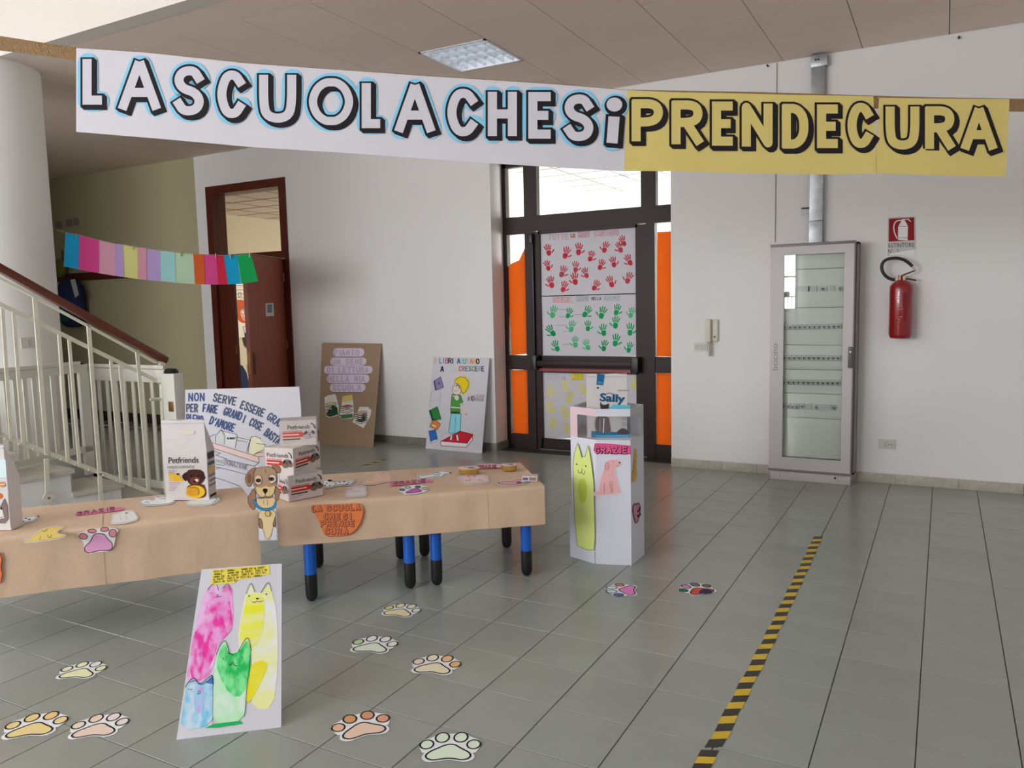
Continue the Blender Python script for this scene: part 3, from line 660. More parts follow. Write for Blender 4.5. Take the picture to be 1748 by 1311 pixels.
q = MB(); q.bbox(c.x - .048, c.x + .002, YR - .075, YR - .028, c.z - .105, c.z + .105, im, b=.016); q.build('handset', t)
q = MB(); q.cyl((c.x + .028, YR - .036, c.z - .055), (c.x + .028, YR - .03, c.z - .055), .008, blackm, n=10); q.build('button', t)
pts = [Vector((c.x - .01 + .012 * math.cos(a * .9), YR - .03 + .012 * math.sin(a * .9), c.z - .10 - .125 * a / 60)) for a in range(61)]
q = MB(); q.tube(pts, .004, mat('cord_cream', (190, 186, 176), .5), n=5); q.build('curly_cord', t)
for i, (x, y) in enumerate(((1311, 113), (1637, 65))):
    q = MB(); c = ony(x, y, YR); q.cyl(c, c - Vector((0, .03, 0)), .008, blackm, n=8); tag(q.build('wall_hook'), 'small dark hook high on the white wall ' + ('left of the metal duct', 'far right of the metal duct')[i], 'hook')

# ---------------------------------------------------------------- steel cable duct and the electrical cabinet
gal = mat('galvanised_steel', (176, 180, 184), .38, metal=.75, var=.18, vscale=18)
t = thing('cable_duct', 'galvanised steel cable duct rising from the cabinet to the ceiling', 'duct', (1.52, YR, 1.97))
xa, xb = ony(1383, 250, YR - .06).x, ony(1406, 250, YR - .06).x
zs = [1.96, ony(1394, 378, YR).z, ony(1394, 250, YR).z, ony(1394, 118, YR).z, H - .004]
for a, b in zip(zs, zs[1:]):
    q = MB(); q.bbox(xa, xb, YR - .06, YR, a + .0015, b - .0015, gal, b=.002); q.build('duct_segment', t)
q = MB(); q.bbox(xa - .004, xb + .018, YR - .068, YR, H - .1, H - .012, gal, b=.003)
for x in (xa + .035, xa + .055): q.cyl((x, YR - .075, H - .05), (x, YR - .068, H - .05), .008, blackm, n=8)
q.build('end_bracket', t)
q = MB(); c = ony(1375, 360, YR); q.bbox(c.x - .03, xa, YR - .03, YR, c.z - .025, c.z - .015, gal, b=.002); q.bbox(c.x - .03, xa, YR - .03, YR, c.z + .015, c.z + .025, blackm, b=.002); q.build('side_bracket', t)
q = MB(); q.box(ony(1325, 250, YR).x - .003, ony(1325, 250, YR).x + .003, YR - .006, YR, 2.0, ony(1325, 108, YR).z, mat('cable_grey', (150, 148, 145), .6)); tag(q.build('thin_cable'), 'thin vertical cable on the wall left of the steel duct', 'cable')

CY = 3.955; fy = lambda x, y: ony(x, y, CY)
x0 = (fy(1317, 421).x + fy(1311, 800).x) / 2; x1 = (fy(1463, 411).x + fy(1450, 812).x) / 2; z0 = fy(1380, 806).z; z1 = fy(1390, 416).z
cabm = mat('cabinet_grey', (206, 200, 200), .42); cabd = mat('cabinet_trim', (128, 122, 122), .4); cabi = mat('cabinet_inner', (226, 230, 222), .5)
t = thing('electrical_cabinet', 'tall grey electrical cabinet with glazed door and rows of breakers on the right wall', 'cabinet', ((x0 + x1) / 2, 4.05, 0))
q = MB(); q.bbox(x0 + .01, x1 - .005, CY + .01, YR - .01, .0, z0 - .005, cabm, b=.004); q.box(x0 + .09, x0 + .092, CY + .009, CY + .012, .01, z0 - .01, cabd); q.box(x1 - .1, x1 - .098, CY + .009, CY + .012, .01, z0 - .01, cabd); q.cyl((x1 - .12, CY + .01, .05), (x1 - .12, CY + .004, .05), .009, blackm, n=10); q.build('plinth', t)
q = MB()
q.box(x0 + .005, x1 + .02, YR - .02, YR - .001, z0, z1, cabm); q.box(x0 + .005, x0 + .02, CY + .03, YR - .001, z0, z1, cabm); q.box(x1 + .005, x1 + .02, CY + .03, YR - .001, z0, z1, cabd)
q.box(x0 + .005, x1 + .02, CY + .03, YR - .001, z0, z0 + .015, cabm); q.box(x0 + .005, x1 + .02, CY + .03, YR - .001, z1 - .015, z1, cabd); q.build('body', t)
gx0 = fy(1337, 600).x; gx1 = (fy(1441, 430).x + fy(1436, 780).x) / 2; gz0 = (fy(1331, 780).z + fy(1434, 787).z) / 2; gz1 = (fy(1337, 436).z + fy(1442, 431).z) / 2
q = MB()
for (a, b, c, d) in ((x0, gx0, z0, z1), (gx1, x1, z0, z1), (gx0, gx1, z0, gz0), (gx0, gx1, gz1, z1)): q.box(a, b, CY, CY + .025, c, d, cabm)
dr = q.build('door', t)
q = MB()
for (a, b, c, d) in ((x0 - .003, x1 + .003, z1 - .012, z1 + .01), (x0 - .003, x1 + .003, z0 - .008, z0 + .012)): q.bbox(a, b, CY - .006, CY + .028, c, d, cabd, b=.004)
q.bbox(x1 - .008, x1 + .004, CY - .003, CY + .028, z0, z1, cabd, b=.003); q.build('door_trim', dr)
q = MB(); q.box(gx0, gx1, CY + .008, CY + .012, gz0, gz1, glass('cabinet_glass', (.97, .985, .975), fac=.03)); q.build('door_glass', dr)
hc_ = fy(1452, 610); q = MB(); q.bbox(hc_.x - .018, hc_.x + .016, CY - .02, CY, hc_.z - .085, hc_.z + .085, mat('handle_grey', (96, 90, 94), .4), b=.006); q.cyl((hc_.x, CY - .026, hc_.z + .045), (hc_.x, CY - .019, hc_.z + .045), .008, gal, n=10); q.build('door_handle', dr)
ik = Ink(lambda x, y, h: ony(x, y, CY) + Vector((0, -h, 0)))
ik.font('bticino', 1327.5, 632, 10, 46, (128, 124, 126), z=2, ang=-90); ik.build('lettering', dr)
seams = [gz1] + [ony(1390, y, CY + .05).z for y in (459, 525, 589, 631, 672, 714)] + [gz0]
for a, b in zip(seams, seams[1:]):
    q = MB(); q.bbox(gx0 - .02, gx1 + .02, CY + .05, CY + .06, b + .002, a - .002, cabi, b=.0015); q.build('cover_plate', t)
brkm = mat('breaker_white', (198, 198, 196), .4)
fz = lambda x, y: ony(x, y, CY + .048)
bmesh_cache = {}
def breaker(px, py, w, h, kind=0):
    c = fz(px, py)
    if (round(w, 4), kind) not in bmesh_cache:
        b = MB(); b.box(-w * .48, w * .48, -.012, 0, -h / 2, h / 2, brkm)
        if kind == 0: b.slab([(-w * .28, -.014, .004), (w * .28, -.014, .004), (0, -.014, -.012)], (0, -.012, 0), blackm); b.box(-w * .3, w * .3, -.0135, -.012, -h * .42, -h * .34, mat('breaker_print', (110, 110, 112), .5))
        me = bpy.data.meshes.new('circuit_breaker'); me.from_pydata(b.v, [], b.f)
        for m_ in b.mats: me.materials.append(m_)
        me.polygons.foreach_set('material_index', b.mi); bmesh_cache[(round(w, 4), kind)] = me
    link(bpy.data.objects.new('circuit_breaker', bmesh_cache[(round(w, 4), kind)]), t, Matrix.Translation(c))
for (xs, ys, xe, ye, n) in ((1341, 558.5, 1432, 557, 12), (1339.5, 610.5, 1431, 611, 12), (1338.5, 652, 1430, 653.5, 12), (1338.5, 692, 1361, 694, 4)):
    w_ = (fz(xe, ye) - fz(xs, ys)).x / (n - 1)
    for k in range(n): f_ = k / (n - 1); breaker(xs + (xe - xs) * f_, ys + (ye - ys) * f_, w_, .045)
for (px, py, w_, k_) in ((1372, 493, .1, 1), (1387, 493, .07, 1), (1405, 492.5, .06, 0), (1421, 492, .035, 1), (1434, 492, .035, 0), (1370, 693, .035, 0), (1380, 693.5, .05, 1), (1394, 694.5, .03, 0), (1408, 695, .11, 1), (1424, 695.5, .03, 0)): breaker(px, py, w_, .042, k_)

# ---------------------------------------------------------------- fire extinguisher and its sign
EY = YR - .09
t = thing('fire_extinguisher', 'dark red fire extinguisher with black hose hanging on the right wall', 'fire extinguisher', ony(1537, 575, EY))
ex = lambda x, y: ony(x, y, EY)
c = ex(1536.5, 577); r = (ex(1558, 530).x - ex(1517, 530).x) / 2; top = ex(1536, 483).z - c.z
redm = mat('extinguisher_red', (150, 22, 30), .22, coat=.5)
q = MB(); q.lathe((c.x, EY, c.z), [(r * .5, .012), (r * .86, 0), (r * .95, .012), (r, .03), (r, top - .045), (r * .96, top - .02), (r * .75, top), (r * .4, top + .018), (r * .3, top + .022)], redm, n=32, wob=lambda i, z: 1 if z > .02 else 1 - .06 * (i % 4 == 0)); cy_ = q.build('cylinder', t)
nk = ex(1537, 480)
q = MB(); q.cyl((nk.x, EY, c.z + top + .015), (nk.x, EY, c.z + top + .06), .019, mat('valve_bronze', (150, 92, 70), .35, metal=.8)); q.bbox(nk.x - .03, nk.x - .012, EY - .02, EY + .012, c.z + top + .02, c.z + top + .05, mat('valve_cream', (214, 196, 160), .4), b=.004); q.bbox(nk.x + .018, nk.x + .036, EY - .02, EY + .012, c.z + top + .02, c.z + top + .055, MC['valve_cream'], b=.004); q.build('valve', t)
q = MB(); lv = mat('lever_metal', (110, 78, 72), .35, metal=.7)
q.tube([ex(1534, 474), ex(1543, 469), ex(1556, 464), ex(1563, 461)], .006, lv, n=8); q.tube([ex(1534, 476), ex(1550, 476), ex(1564, 478.5)], .006, lv, n=8); q.build('levers', t)
hp_ = cr(1490, 360, .1754)([(215, 672), (175, 665), (130, 640), (98, 600), (84, 550), (95, 505), (130, 475), (180, 461), (240, 458), (300, 475), (345, 502), (385, 540)])
q = MB(); q.tube([ex(*p) + Vector((0, -.01, 0)) for p in smooth(hp_, n=1)], .0125, blackm, n=10); q.build('hose', t)
q = MB(); q.cyl(ex(1557.5, 455) + Vector((0, -.01, 0)), ex(1562, 461.5) + Vector((0, -.01, 0)), .008, mat('nozzle_grey', (190, 188, 180), .3)); q.cyl(ex(1523, 477.8) + Vector((0, -.01, 0)), ex(1530, 477.5) + Vector((0, -.01, 0)), .01, MC['nozzle_grey']); q.build('hose_fitting', t)
def cylmap(x, y, h):
    p = onp(x, y, Vector((c.x, EY, 0)), Vector((.05, -1, 0))); dx = max(-r * .98, min(r * .98, p.x - c.x)); yy = -math.sqrt(max(r * r - dx * dx, 0))
    d = ray(x, y); k = (EY + yy - CAM.y) / d.y; P = CAM + d * k; return P + Vector((0, -h, 0))
ik = Ink(cylmap)
for i, (y, a, b) in enumerate(((505, 1522, 1536), (509, 1522, 1534), (513, 1523, 1532), (518, 1521, 1535), (522, 1520, 1540), (527, 1519, 1541), (532, 1519, 1530), (540, 1519, 1540), (544, 1519, 1538), (548, 1519, 1537))):
    k = a
    while k < b: e = min(b, k + random.uniform(2, 5)); ik.poly([(k, y), (e, y), (e, y + 1.6), (k, y + 1.6)], (196, 120, 120), 2); k = e + 1
ik.poly([(1542, 500), (1548, 500), (1548, 548), (1542, 548)], (130, 34, 40), 1)
ik.build('label_print', cy_)
t = thing('extinguisher_sign', 'red and white extinguisher sign above the fire extinguisher', 'sign', ony(1538, 436, YR))
q = MB(); q.slab([ony(x, y, YR - .006) for x, y in ((1516, 371), (1562, 369.5), (1563, 434), (1515, 437))], (0, .006, 0), mat('sign_white', (205, 204, 202), .4)); bd_ = q.build('board', t)
ik = Ink(lambda x, y, h: ony(x, y, YR - .006) + Vector((0, -h, 0)))
ik.poly([(1517.5, 373.5), (1560.5, 371), (1561, 410), (1517, 412.5)], (150, 28, 36), 1)
W = (226, 220, 218)
Q = cr(1490, 360, .1754)
ik.poly(Q([(246, 150), (270, 112), (280, 95), (278, 82), (310, 80), (312, 95), (322, 112), (342, 148), (338, 288), (245, 284)]), W, 2)
ik.line(Q([(246, 150), (342, 152)]), .7, (120, 40, 44), 3); ik.line(Q([(246, 262), (340, 262)]), .7, (120, 40, 44), 3)
ik.line(Q([(278, 92), (235, 95), (210, 120), (202, 165), (212, 220), (235, 266)]), 1.8, W, 2, sm=1); ik.line(Q([(285, 84), (340, 80), (368, 104)]), 1.3, W, 2); ik.line(Q([(310, 84), (352, 80)]), 1.3, W, 2)
ik.font('ESTINTORE', 1517, 422.5, 7.5, 44, (30, 28, 30), 2, ang=-1.5); ik.font('N°', 1516.5, 431.5, 6, 8, (30, 28, 30), 2); ik.font('3', 1530, 430, 5, 4, (110, 105, 105), 2)
ik.poly(Q([(160, 432), (168, 415), (300, 392), (415, 375), (412, 428)]), (236, 236, 236), 3)
ik.build('pictogram', bd_)
# ---------------------------------------------------------------- classroom behind the open leaf
ik = Ink(lambda x, y, h: onp(x, y, Vector((-7.98, 0, 0)), Vector((1, 0, 0))) + Vector((h, 0, 0)))
Q = cr(340, 290, .2975)
ik.poly(Q([(190, 640), (290, 640), (300, 960), (200, 965)]), (222, 214, 196), 0)
t_ = Q([(200, 755), (225, 745), (255, 750), (285, 760), (296, 860), (275, 880), (240, 878), (215, 850), (203, 800)])
ik.poly(t_, (206, 88, 40), 1, sm=1); ik.poly(Q([(232, 800), (285, 795), (292, 865), (262, 872), (240, 845)]), (226, 160, 140), 2, sm=1)
ik.oval(*Q([(250, 812)])[0], 3, 4.4, (235, 235, 235), 3, out=K, ow=.5); ik.oval(*Q([(252, 806)])[0], .9, 1.4, K, 5)
ik.line(Q([(250, 845), (262, 856), (280, 850)]), .8, (150, 50, 50), 4); ik.poly(Q([(250, 900), (290, 895), (292, 935), (262, 938)]), (205, 205, 215), 2); ik.line(Q([(250, 900), (290, 895), (292, 935), (262, 938)]), .8, (40, 44, 80), 3, closed=True)
ik.poly(Q([(258, 938), (294, 935), (296, 960), (262, 962)]), (40, 52, 100), 2)
for y in (665, 690, 712, 735, 748): ik.line(Q([(205, y), (225 + (y % 7) * 4, y - 2), (272, y)]), .6, K, 2)
ik.oval(*Q([(232, 716)])[0], 2.6, 4, (215, 208, 192), 2, out=K, ow=.8)
o = ik.build('wall_poster', None); tag(o, 'hand-drawn poster of a child with curly orange hair seen through the wooden doorway', 'poster')
ik = Ink(lambda x, y, h: onp(x, y, Vector((-7.98, 0, 0)), Vector((1, 0, 0))) + Vector((h, 0, 0)))
ik.poly(Q([(252, 960), (290, 962), (305, 1060), (285, 1030), (262, 1005)]), (70, 56, 48), 1); ik.poly(Q([(278, 1108), (312, 1160), (302, 1178), (286, 1160)]), (70, 56, 48), 1)
tag(ik.build('wall_decoration', None), 'brown paper branch stuck to the classroom wall below the poster', 'decoration')
q = MB(); pts = [onp(x, y, Vector((-7.4, 0, 0)), Vector((1, 0, 0))) for x, y in ((408, 622), (414, 624), (421, 636), (425, 655), (427, 700), (408, 700))]
q.slab(pts, (-.25, 0, 0), navy); tag(q.build('hanging_jacket'), 'dark navy jacket in the classroom gap beside the open door leaf', 'jacket')
q = MB(); lp = lambda x, y: onp(x, y, o0, dnrm); q.slab([lp(453, 518) + dnrm * .002, lp(466.5, 517) + dnrm * .002, lp(467.5, 539) + dnrm * .002, lp(454, 540) + dnrm * .002], -dnrm * .001, paperm); nt_ = q.build('door_notice')
ik = Ink(lambda x, y, h: lp(x, y) + dnrm * (.0022 + h)); ik.poly([(455.5, 520), (464, 519.5), (464.5, 533.5), (456, 534)], (110, 116, 128), 1); ik.build('print', nt_)
tag(nt_, 'small white notice stuck on the open wooden door leaf', 'notice')

# ---------------------------------------------------------------- papers on the glass door
def sheet(name, label, cat, px, Y, m, group=None, t=.0015):
    q = MB(); q.slab([ony(x, y, Y) for x, y in px], (0, t, 0), m); return tag(q.build(name), label, cat, group)
PY = YD - .013
inkP = lambda: Ink(lambda x, y, h: ony(x, y, PY) + Vector((0, -h - .0003, 0)))
C4 = cr(840, 280, .1984); C5 = cr(840, 520, .2059)
def bub(ik, s, x, y, h, adv, w, fill, edge, z=2, ang=0, asp=.66):
    if w > 1.9 or h < 6: ik.text(s, x, y, h, adv, w + .9, edge, z, ang, asp); ik.text(s, x, y, h, adv, max(w - .4, .5), fill, z + 1, ang, asp)
    else: ik.text(s, x, y, h, adv, 1.9, edge, z, ang, .62); ik.text(s, x, y, h, adv, .8, fill, z + 1, ang, .62)
PW = (205, 200, 214); HK = []
s1 = sheet('handprint_poster', 'white poster of red handprints, topmost on the glass door', 'poster', [(922, 398), (1092, 386), (1089, 502), (925, 506.5)], PY, paperm)
ik = inkP()
bub(ik, 'TUTTE', 937, 409, 8, 7, 1.6, PW, (190, 120, 140), 1, -2); bub(ik, 'LE', 975, 405, 5, 4, 1, (200, 120, 60), (190, 90, 50), 1, -2); bub(ik, 'MANI', 988, 405, 9, 5.4, 1.6, PW, (170, 60, 80), 1, -3); bub(ik, 'CONTANO', 1016, 403, 9, 6, 1.6, PW, (190, 90, 110), 1, -3)
random.seed(5)
for (x, y) in C4([(490, 760), (630, 785), (745, 755), (845, 812), (965, 735), (1135, 680), (485, 892), (600, 945), (720, 905), (812, 955), (930, 885), (1050, 862), (1188, 845), (512, 1038), (612, 1075), (715, 1010), (880, 1062), (1030, 1032), (1165, 1000), (1105, 735)]):
    hk = inkP(); HK.append((hk, s1)); hand(hk, x, y + 1, 14.5 * random.uniform(.9, 1.08), (200, 40, 60) if random.random() < .8 else (185, 60, 72), random.uniform(-.5, .45), 1, random.choice((1, -1)))
ik.build('drawing', s1)
s2 = sheet('handprint_poster', 'white poster of green handprints, middle of the glass door', 'poster', [(925, 505), (1088, 500.5), (1090, 608), (926, 608)], PY, paperm)
ik = inkP()
bub(ik, 'INSIEME,', 944, 516, 8, 5.2, 1.6, PW, (205, 110, 80), 1, -1); bub(ik, 'MANO', 985, 514, 8, 5.2, 1.6, PW, (110, 140, 135), 1, -1); ik.text('NELLA', 1010, 512, 4.5, 3.4, .9, (90, 80, 110), 2); bub(ik, 'MANO', 1032, 513, 9, 7, 1.6, PW, (110, 150, 135), 1)
for (x, y) in C5([(500, 82), (630, 88), (770, 78), (905, 88), (1030, 62), (1148, 85), (505, 235), (655, 200), (795, 195), (925, 232), (1022, 170), (1145, 228), (540, 362), (690, 330), (795, 352), (925, 360), (1022, 318), (1132, 372)]):
    hk = inkP(); HK.append((hk, s2)); hand(hk, x, y + 1, 14.5 * random.uniform(.92, 1.1), random.choice([(0, 150, 80), (10, 160, 90), (70, 180, 125)]), random.uniform(-.7, .35), 1, random.choice((1, -1)))
for (x0, x1, y) in ((955, 972, 528.5), (981, 996, 537), (955, 970, 541), (951, 966, 555), (962, 973, 566), (961, 972, 588)): ik.line([(x0, y), (x1, y)], .5, (70, 70, 70), 1)
ik.build('drawing', s2)
s3 = sheet('handprint_poster', 'white poster of yellow handprints on the glass door, behind the collection box', 'poster', [(925, 634), (1091, 637), (1091, 749), (927, 747.5)], PY, paperm)
ik = inkP()
bub(ik, 'CON', 934, 648, 9, 7, 1.5, PW, (170, 168, 176), 1); ik.text('LE', 959, 647, 4, 4, .9, (150, 148, 160), 2); bub(ik, 'MANI', 977, 648, 10, 5.6, 2, (232, 210, 40), (190, 170, 60), 1); bub(ik, 'UNITE', 1005, 649, 9, 6, 1.6, (232, 210, 40), (190, 170, 60), 1)
for (x, y) in C5([(490, 740), (605, 695), (765, 722), (640, 795), (495, 875), (610, 918), (500, 1005), (625, 1045)]) + [(1000, 700), (1040, 680), (1082, 660), (1040, 720)]:
    hk = inkP(); HK.append((hk, s3)); hand(hk, x, y, 14.5 * random.uniform(.92, 1.08), random.choice([(222, 210, 120), (214, 204, 100)]), random.uniform(-.5, .3), 1, random.choice((1, -1)))
ik.build('drawing', s3)
for hk, sp in HK: hk.build('handprint', sp)
orm = mat('orange_paper', (240, 148, 60), .75, bump=.5, bscale=9, var=.06, vscale=8, spec=.2, trans=.65)
for lab, px in (('orange paper with torn diagonal top in the upper left sidelight of the glass door', [(867, 457), (872, 451), (886, 444), (897, 421), (900, 423), (900, 604), (874, 606), (869, 520)]),
    ('orange paper filling the lower left sidelight of the glass door', [(873, 632), (901, 631), (902, 741), (877, 739)]),
    ('long orange paper in the upper right sidelight of the glass door', [(1122, 396), (1158, 394.5), (1157.5, 609), (1121, 608)]),
    ('orange paper filling the lower right sidelight of the glass door', [(1121, 637), (1158, 638), (1156, 761), (1121, 758)])):
    sheet('orange_paper', lab, 'paper', px, PY, orm)

# ---------------------------------------------------------------- leaning posters by the back wall
def board(name, label, cat, px, m, z0=0.0, topY=YL - .02, thick=.006, edge=None):
    TLp, TRp, BRp, BLp = px
    a, b = onz(*BLp, z0), onz(*BRp, z0); c = ony(*TLp, topY) if topY else None
    n = (b - a).cross(c - a).normalized() if c else vplane(a, b)[1]
    if c and onp(*TRp, a, n).y > topY: n = (b - a).cross(ony(*TRp, topY) - a).normalized()
    if n.dot(CAM - a) < 0: n = -n
    q = MB(); q.slab([onp(x, y, a, n) for x, y in px], -n * thick, m); o = tag(q.build(name), label, cat)
    return o, a, n, Ink(lambda x, y, h: onp(x, y, a, n) + n * (h + .0002))
brown = mat('brown_board', (164, 138, 112), .8, bump=.05, bscale=40, var=.02)
pb_, a_, n_, ik = board('reading_poster', 'brown cardboard poster with lilac lettering strips leaning on the back wall', 'poster', [(549.5, 585), (651, 586.5), (637, 763), (543.5, 758.5)], brown)
Q = cr(535, 580, .145)
LI = (206, 192, 212)
for s, (x0, x1, y0, y1), tx, adv in (('PIANTO', (232, 600, 100, 200), 250, 55), ('UN SEME', (200, 625, 210, 305), 225, 54), ('DI LETTURA', (125, 698, 308, 402), 168, 52), ('NELLA MIA', (158, 660, 408, 510), 175, 52), ('SCUOLA', (193, 615, 516, 614), 230, 58)):
    m_ = (y1 - y0) / 2
    out = [(x0, y0 + m_), (x0 + 12, y0 + 12), (x0 + 35, y0), (x1 - 35, y0), (x1 - 8, y0 + 15), (x1, y0 + m_), (x1 - 12, y1 - 15), (x1 - 40, y1), (x0 + 35, y1), (x0 + 8, y1 - 15)]
    ik.poly(Q([(a, b + 6) for a, b in out]), (92, 70, 60), 1); ik.poly(Q(out), LI, 2)
    p = Q([(tx, y1 - 18)])[0]; bub(ik, s, p[0], p[1], (y1 - y0) * .145 * .62, adv * .145, 1.5, (198, 180, 204), (158, 128, 160), 3)
for pts in ([(130, 680), (170, 655), (260, 640), (278, 700), (300, 800), (290, 890), (200, 915), (150, 900), (140, 800)], [(345, 665), (455, 645), (470, 740), (475, 870), (460, 925), (340, 935), (305, 900), (330, 800)], [(545, 790), (640, 790), (685, 830), (670, 900), (590, 1040), (460, 970), (510, 870)]): ik.poly(Q(pts), (214, 212, 206), 3)
def stack(x, y, w, cols, sh=-25, dy=38):
    for i, c in enumerate(cols):
        yy = y + i * dy; ik.poly(Q([(x, yy), (x + w * .5, yy + sh), (x + w, yy + sh * .6), (x + w * .55, yy + 14)]), c, 4); ik.poly(Q([(x, yy), (x + w * .55, yy + 14), (x + w * .55, yy + 28), (x, yy + 18)]), (220, 216, 208), 4); ik.line(Q([(x, yy), (x + w * .5, yy + sh), (x + w, yy + sh * .6), (x + w * .55, yy + 14)]), .6, K, 5, closed=True); ik.line(Q([(x, yy + 18), (x + w * .55, yy + 30), (x + w, yy)]), .9, K, 5)
ik.poly(Q([(185, 820), (225, 770), (285, 800), (290, 880), (200, 908), (150, 890)]), (40, 92, 60), 4)
stack(145, 760, 130, [(214, 200, 120), (190, 190, 180), (150, 150, 140), (60, 90, 70)], dy=36)
ik.poly(Q([(345, 665), (455, 645), (462, 720), (345, 735)]), (214, 196, 100), 4); ik.poly(Q([(305, 885), (465, 870), (460, 915), (340, 932)]), (50, 120, 70), 4)
stack(325, 790, 140, [(176, 86, 84), (200, 190, 180)], dy=46)
stack(495, 860, 140, [(216, 176, 146), (190, 140, 110), (150, 110, 90), (70, 60, 60), (90, 80, 74)], dy=24)
ik.build('drawing', pb_)

pl_, a_, n_, ik = board('reading_poster', 'white poster of a blond boy standing on a red book, leaning on the back wall', 'poster', [(739.5, 609), (835.5, 611), (822.5, 774), (726.5, 765.5)], paperm)
Q = cr(720, 600, .1373)
cols = [(214, 170, 80), K, (130, 120, 190), (90, 150, 190), (190, 90, 130), K, K, (60, 130, 150), (60, 90, 150), (120, 200, 200), (90, 170, 170), (200, 190, 90), (200, 130, 140)]
x = 741
for i, ch in enumerate('I LIBRI AIUTANO'):
    if ch != ' ': ik.text(ch, x, 619.5 + i * .1, 8, 6.2, 1.7, cols[i % len(cols)], 2)
    x += 4.6 if ch in 'I' else 5.6
    if ch == ' ': x -= 1
ik.text('A', 752.5, 634, 8, 6.5, 1.8, K, 2)
for i, ch in enumerate('CRESCERE'): ik.text(ch, 784 + i * 5.5, 633 + i * .05, 7.5, 5.2, 1.4, [(190, 70, 80), (170, 100, 100), (70, 120, 90), (100, 100, 100), (120, 130, 80), (70, 70, 70), (130, 150, 190), K][i], 2)
def pol(pts, col, z=2, line=.7, sm=0, lc=K):
    ik.poly(Q(pts), col, z, sm=sm)
    if line: ik.line(smooth(Q(pts), True, sm) if sm else Q(pts), line, lc, z + 1, closed=True)
pol([(148, 370), (235, 315), (272, 448), (170, 482)], (134, 124, 172)); pol([(148, 370), (165, 350), (185, 470), (168, 482)], (80, 76, 130), 3, 0); ik.oval(*Q([(215, 395)])[0], 2.2, 2.4, (120, 70, 150), 4)
ik.line(Q([(125, 485), (105, 600), (100, 700)]), .5, (150, 150, 160)); ik.line(Q([(240, 480), (230, 590), (225, 700)]), .5, (150, 150, 160)); ik.line(Q([(130, 485), (238, 478)]), .5, (150, 150, 160)); ik.line(Q([(110, 610), (230, 600)]), .5, (150, 150, 160))
pol([(92, 735), (195, 685), (242, 840), (130, 862)], (40, 130, 60)); pol([(92, 735), (112, 722), (150, 850), (130, 862)], (20, 80, 40), 3, 0)
pol([(100, 935), (145, 832), (235, 905), (190, 975)], (224, 120, 40)); pol([(135, 905), (180, 930), (175, 945), (130, 920)], (240, 220, 190), 4, 0)
pol([(88, 990), (170, 972), (195, 1085), (110, 1120)], (40, 100, 190)); pol([(110, 1120), (195, 1085), (190, 1105), (118, 1140)], (225, 225, 225), 3, .6)
pol([(240, 1115), (475, 990), (640, 1030), (555, 1140)], (206, 26, 46)); pol([(240, 1115), (555, 1140), (632, 1040), (632, 1100), (555, 1192), (245, 1172), (232, 1145)], (228, 226, 230), 2, 1.0, lc=(150, 30, 40)); pol([(555, 1140), (632, 1040), (634, 1050), (560, 1155)], (190, 24, 42), 3, 0)
ik.line(smooth(Q([(235, 1140), (225, 1100), (260, 1030), (320, 1005)])), .5, (130, 150, 180)); ik.line(smooth(Q([(200, 1000), (250, 980), (300, 1005)])), .4, (160, 160, 170))
pol([(365, 770), (490, 775), (478, 1000), (415, 1020), (335, 1010)], (126, 206, 222)); ik.line(Q([(425, 790), (412, 1015)]), .5, (60, 120, 140), 4)
pol([(365, 1035), (385, 1040), (375, 1105), (345, 1100)], (240, 240, 240), 3); pol([(425, 1035), (450, 1030), (465, 1110), (438, 1112)], (240, 240, 240), 3)
pol([(375, 530), (440, 545), (485, 545), (520, 650), (475, 665), (475, 770), (360, 765), (360, 690)], (72, 152, 62)); pol([(362, 685), (478, 695), (478, 708), (362, 700)], (236, 236, 200), 4, 0); pol([(370, 745), (470, 750), (468, 775), (370, 772)], (60, 70, 50), 4, 0)
pol([(410, 545), (455, 550), (460, 590), (435, 610), (412, 580)], (224, 190, 182), 4, .8, sm=1, lc=(230, 230, 210))
ik.line(Q([(475, 660), (520, 640)]), 1.4, (236, 236, 220), 4); ik.line(Q([(385, 545), (395, 555)]), 1.2, (236, 236, 220), 4)
ik.line(Q([(497, 665), (520, 730), (545, 775)]), 3.4, (224, 192, 184), 2); 
for e in ((575, 770), (572, 785), (560, 795), (545, 798)): ik.line(Q([(540, 772), e]), 1.0, (200, 160, 155), 3)
pol([(385, 440), (420, 410), (500, 440), (490, 520), (440, 545), (378, 520)], (230, 196, 190), 3, .7, sm=1)
pol([(405, 395), (430, 340), (500, 310), (560, 340), (585, 400), (570, 460), (530, 520), (500, 515), (480, 440), (450, 400)], (236, 200, 20), 5, .7, sm=1)
for (x, y) in ((430, 345), (470, 318), (530, 318), (572, 350), (588, 400), (575, 450), (545, 495), (518, 515)): ik.oval(*Q([(x, y)])[0], 2.6, 2.6, (236, 200, 20), 6)
ik.oval(*Q([(432, 420)])[0], 2.3, 3, (240, 240, 240), 5, out=K, ow=.4); ik.oval(*Q([(472, 448)])[0], 2.3, 3, (240, 240, 240), 6, out=K, ow=.4); ik.oval(*Q([(437, 420)])[0], 1, 1.5, K, 8); ik.oval(*Q([(474, 445)])[0], 1, 1.5, K, 8)
ik.line(smooth(Q([(400, 480), (420, 498), (450, 482)])), .6, (170, 60, 60), 6); ik.line(Q([(430, 330), (432, 250)]), 4.2, (206, 196, 196), 2); ik.line(Q([(445, 250), (442, 180)]), 1.6, (206, 196, 196), 2); ik.oval(*Q([(428, 240)])[0], 2.8, 2.8, (206, 196, 196), 3, out=(120, 110, 110), ow=.4)
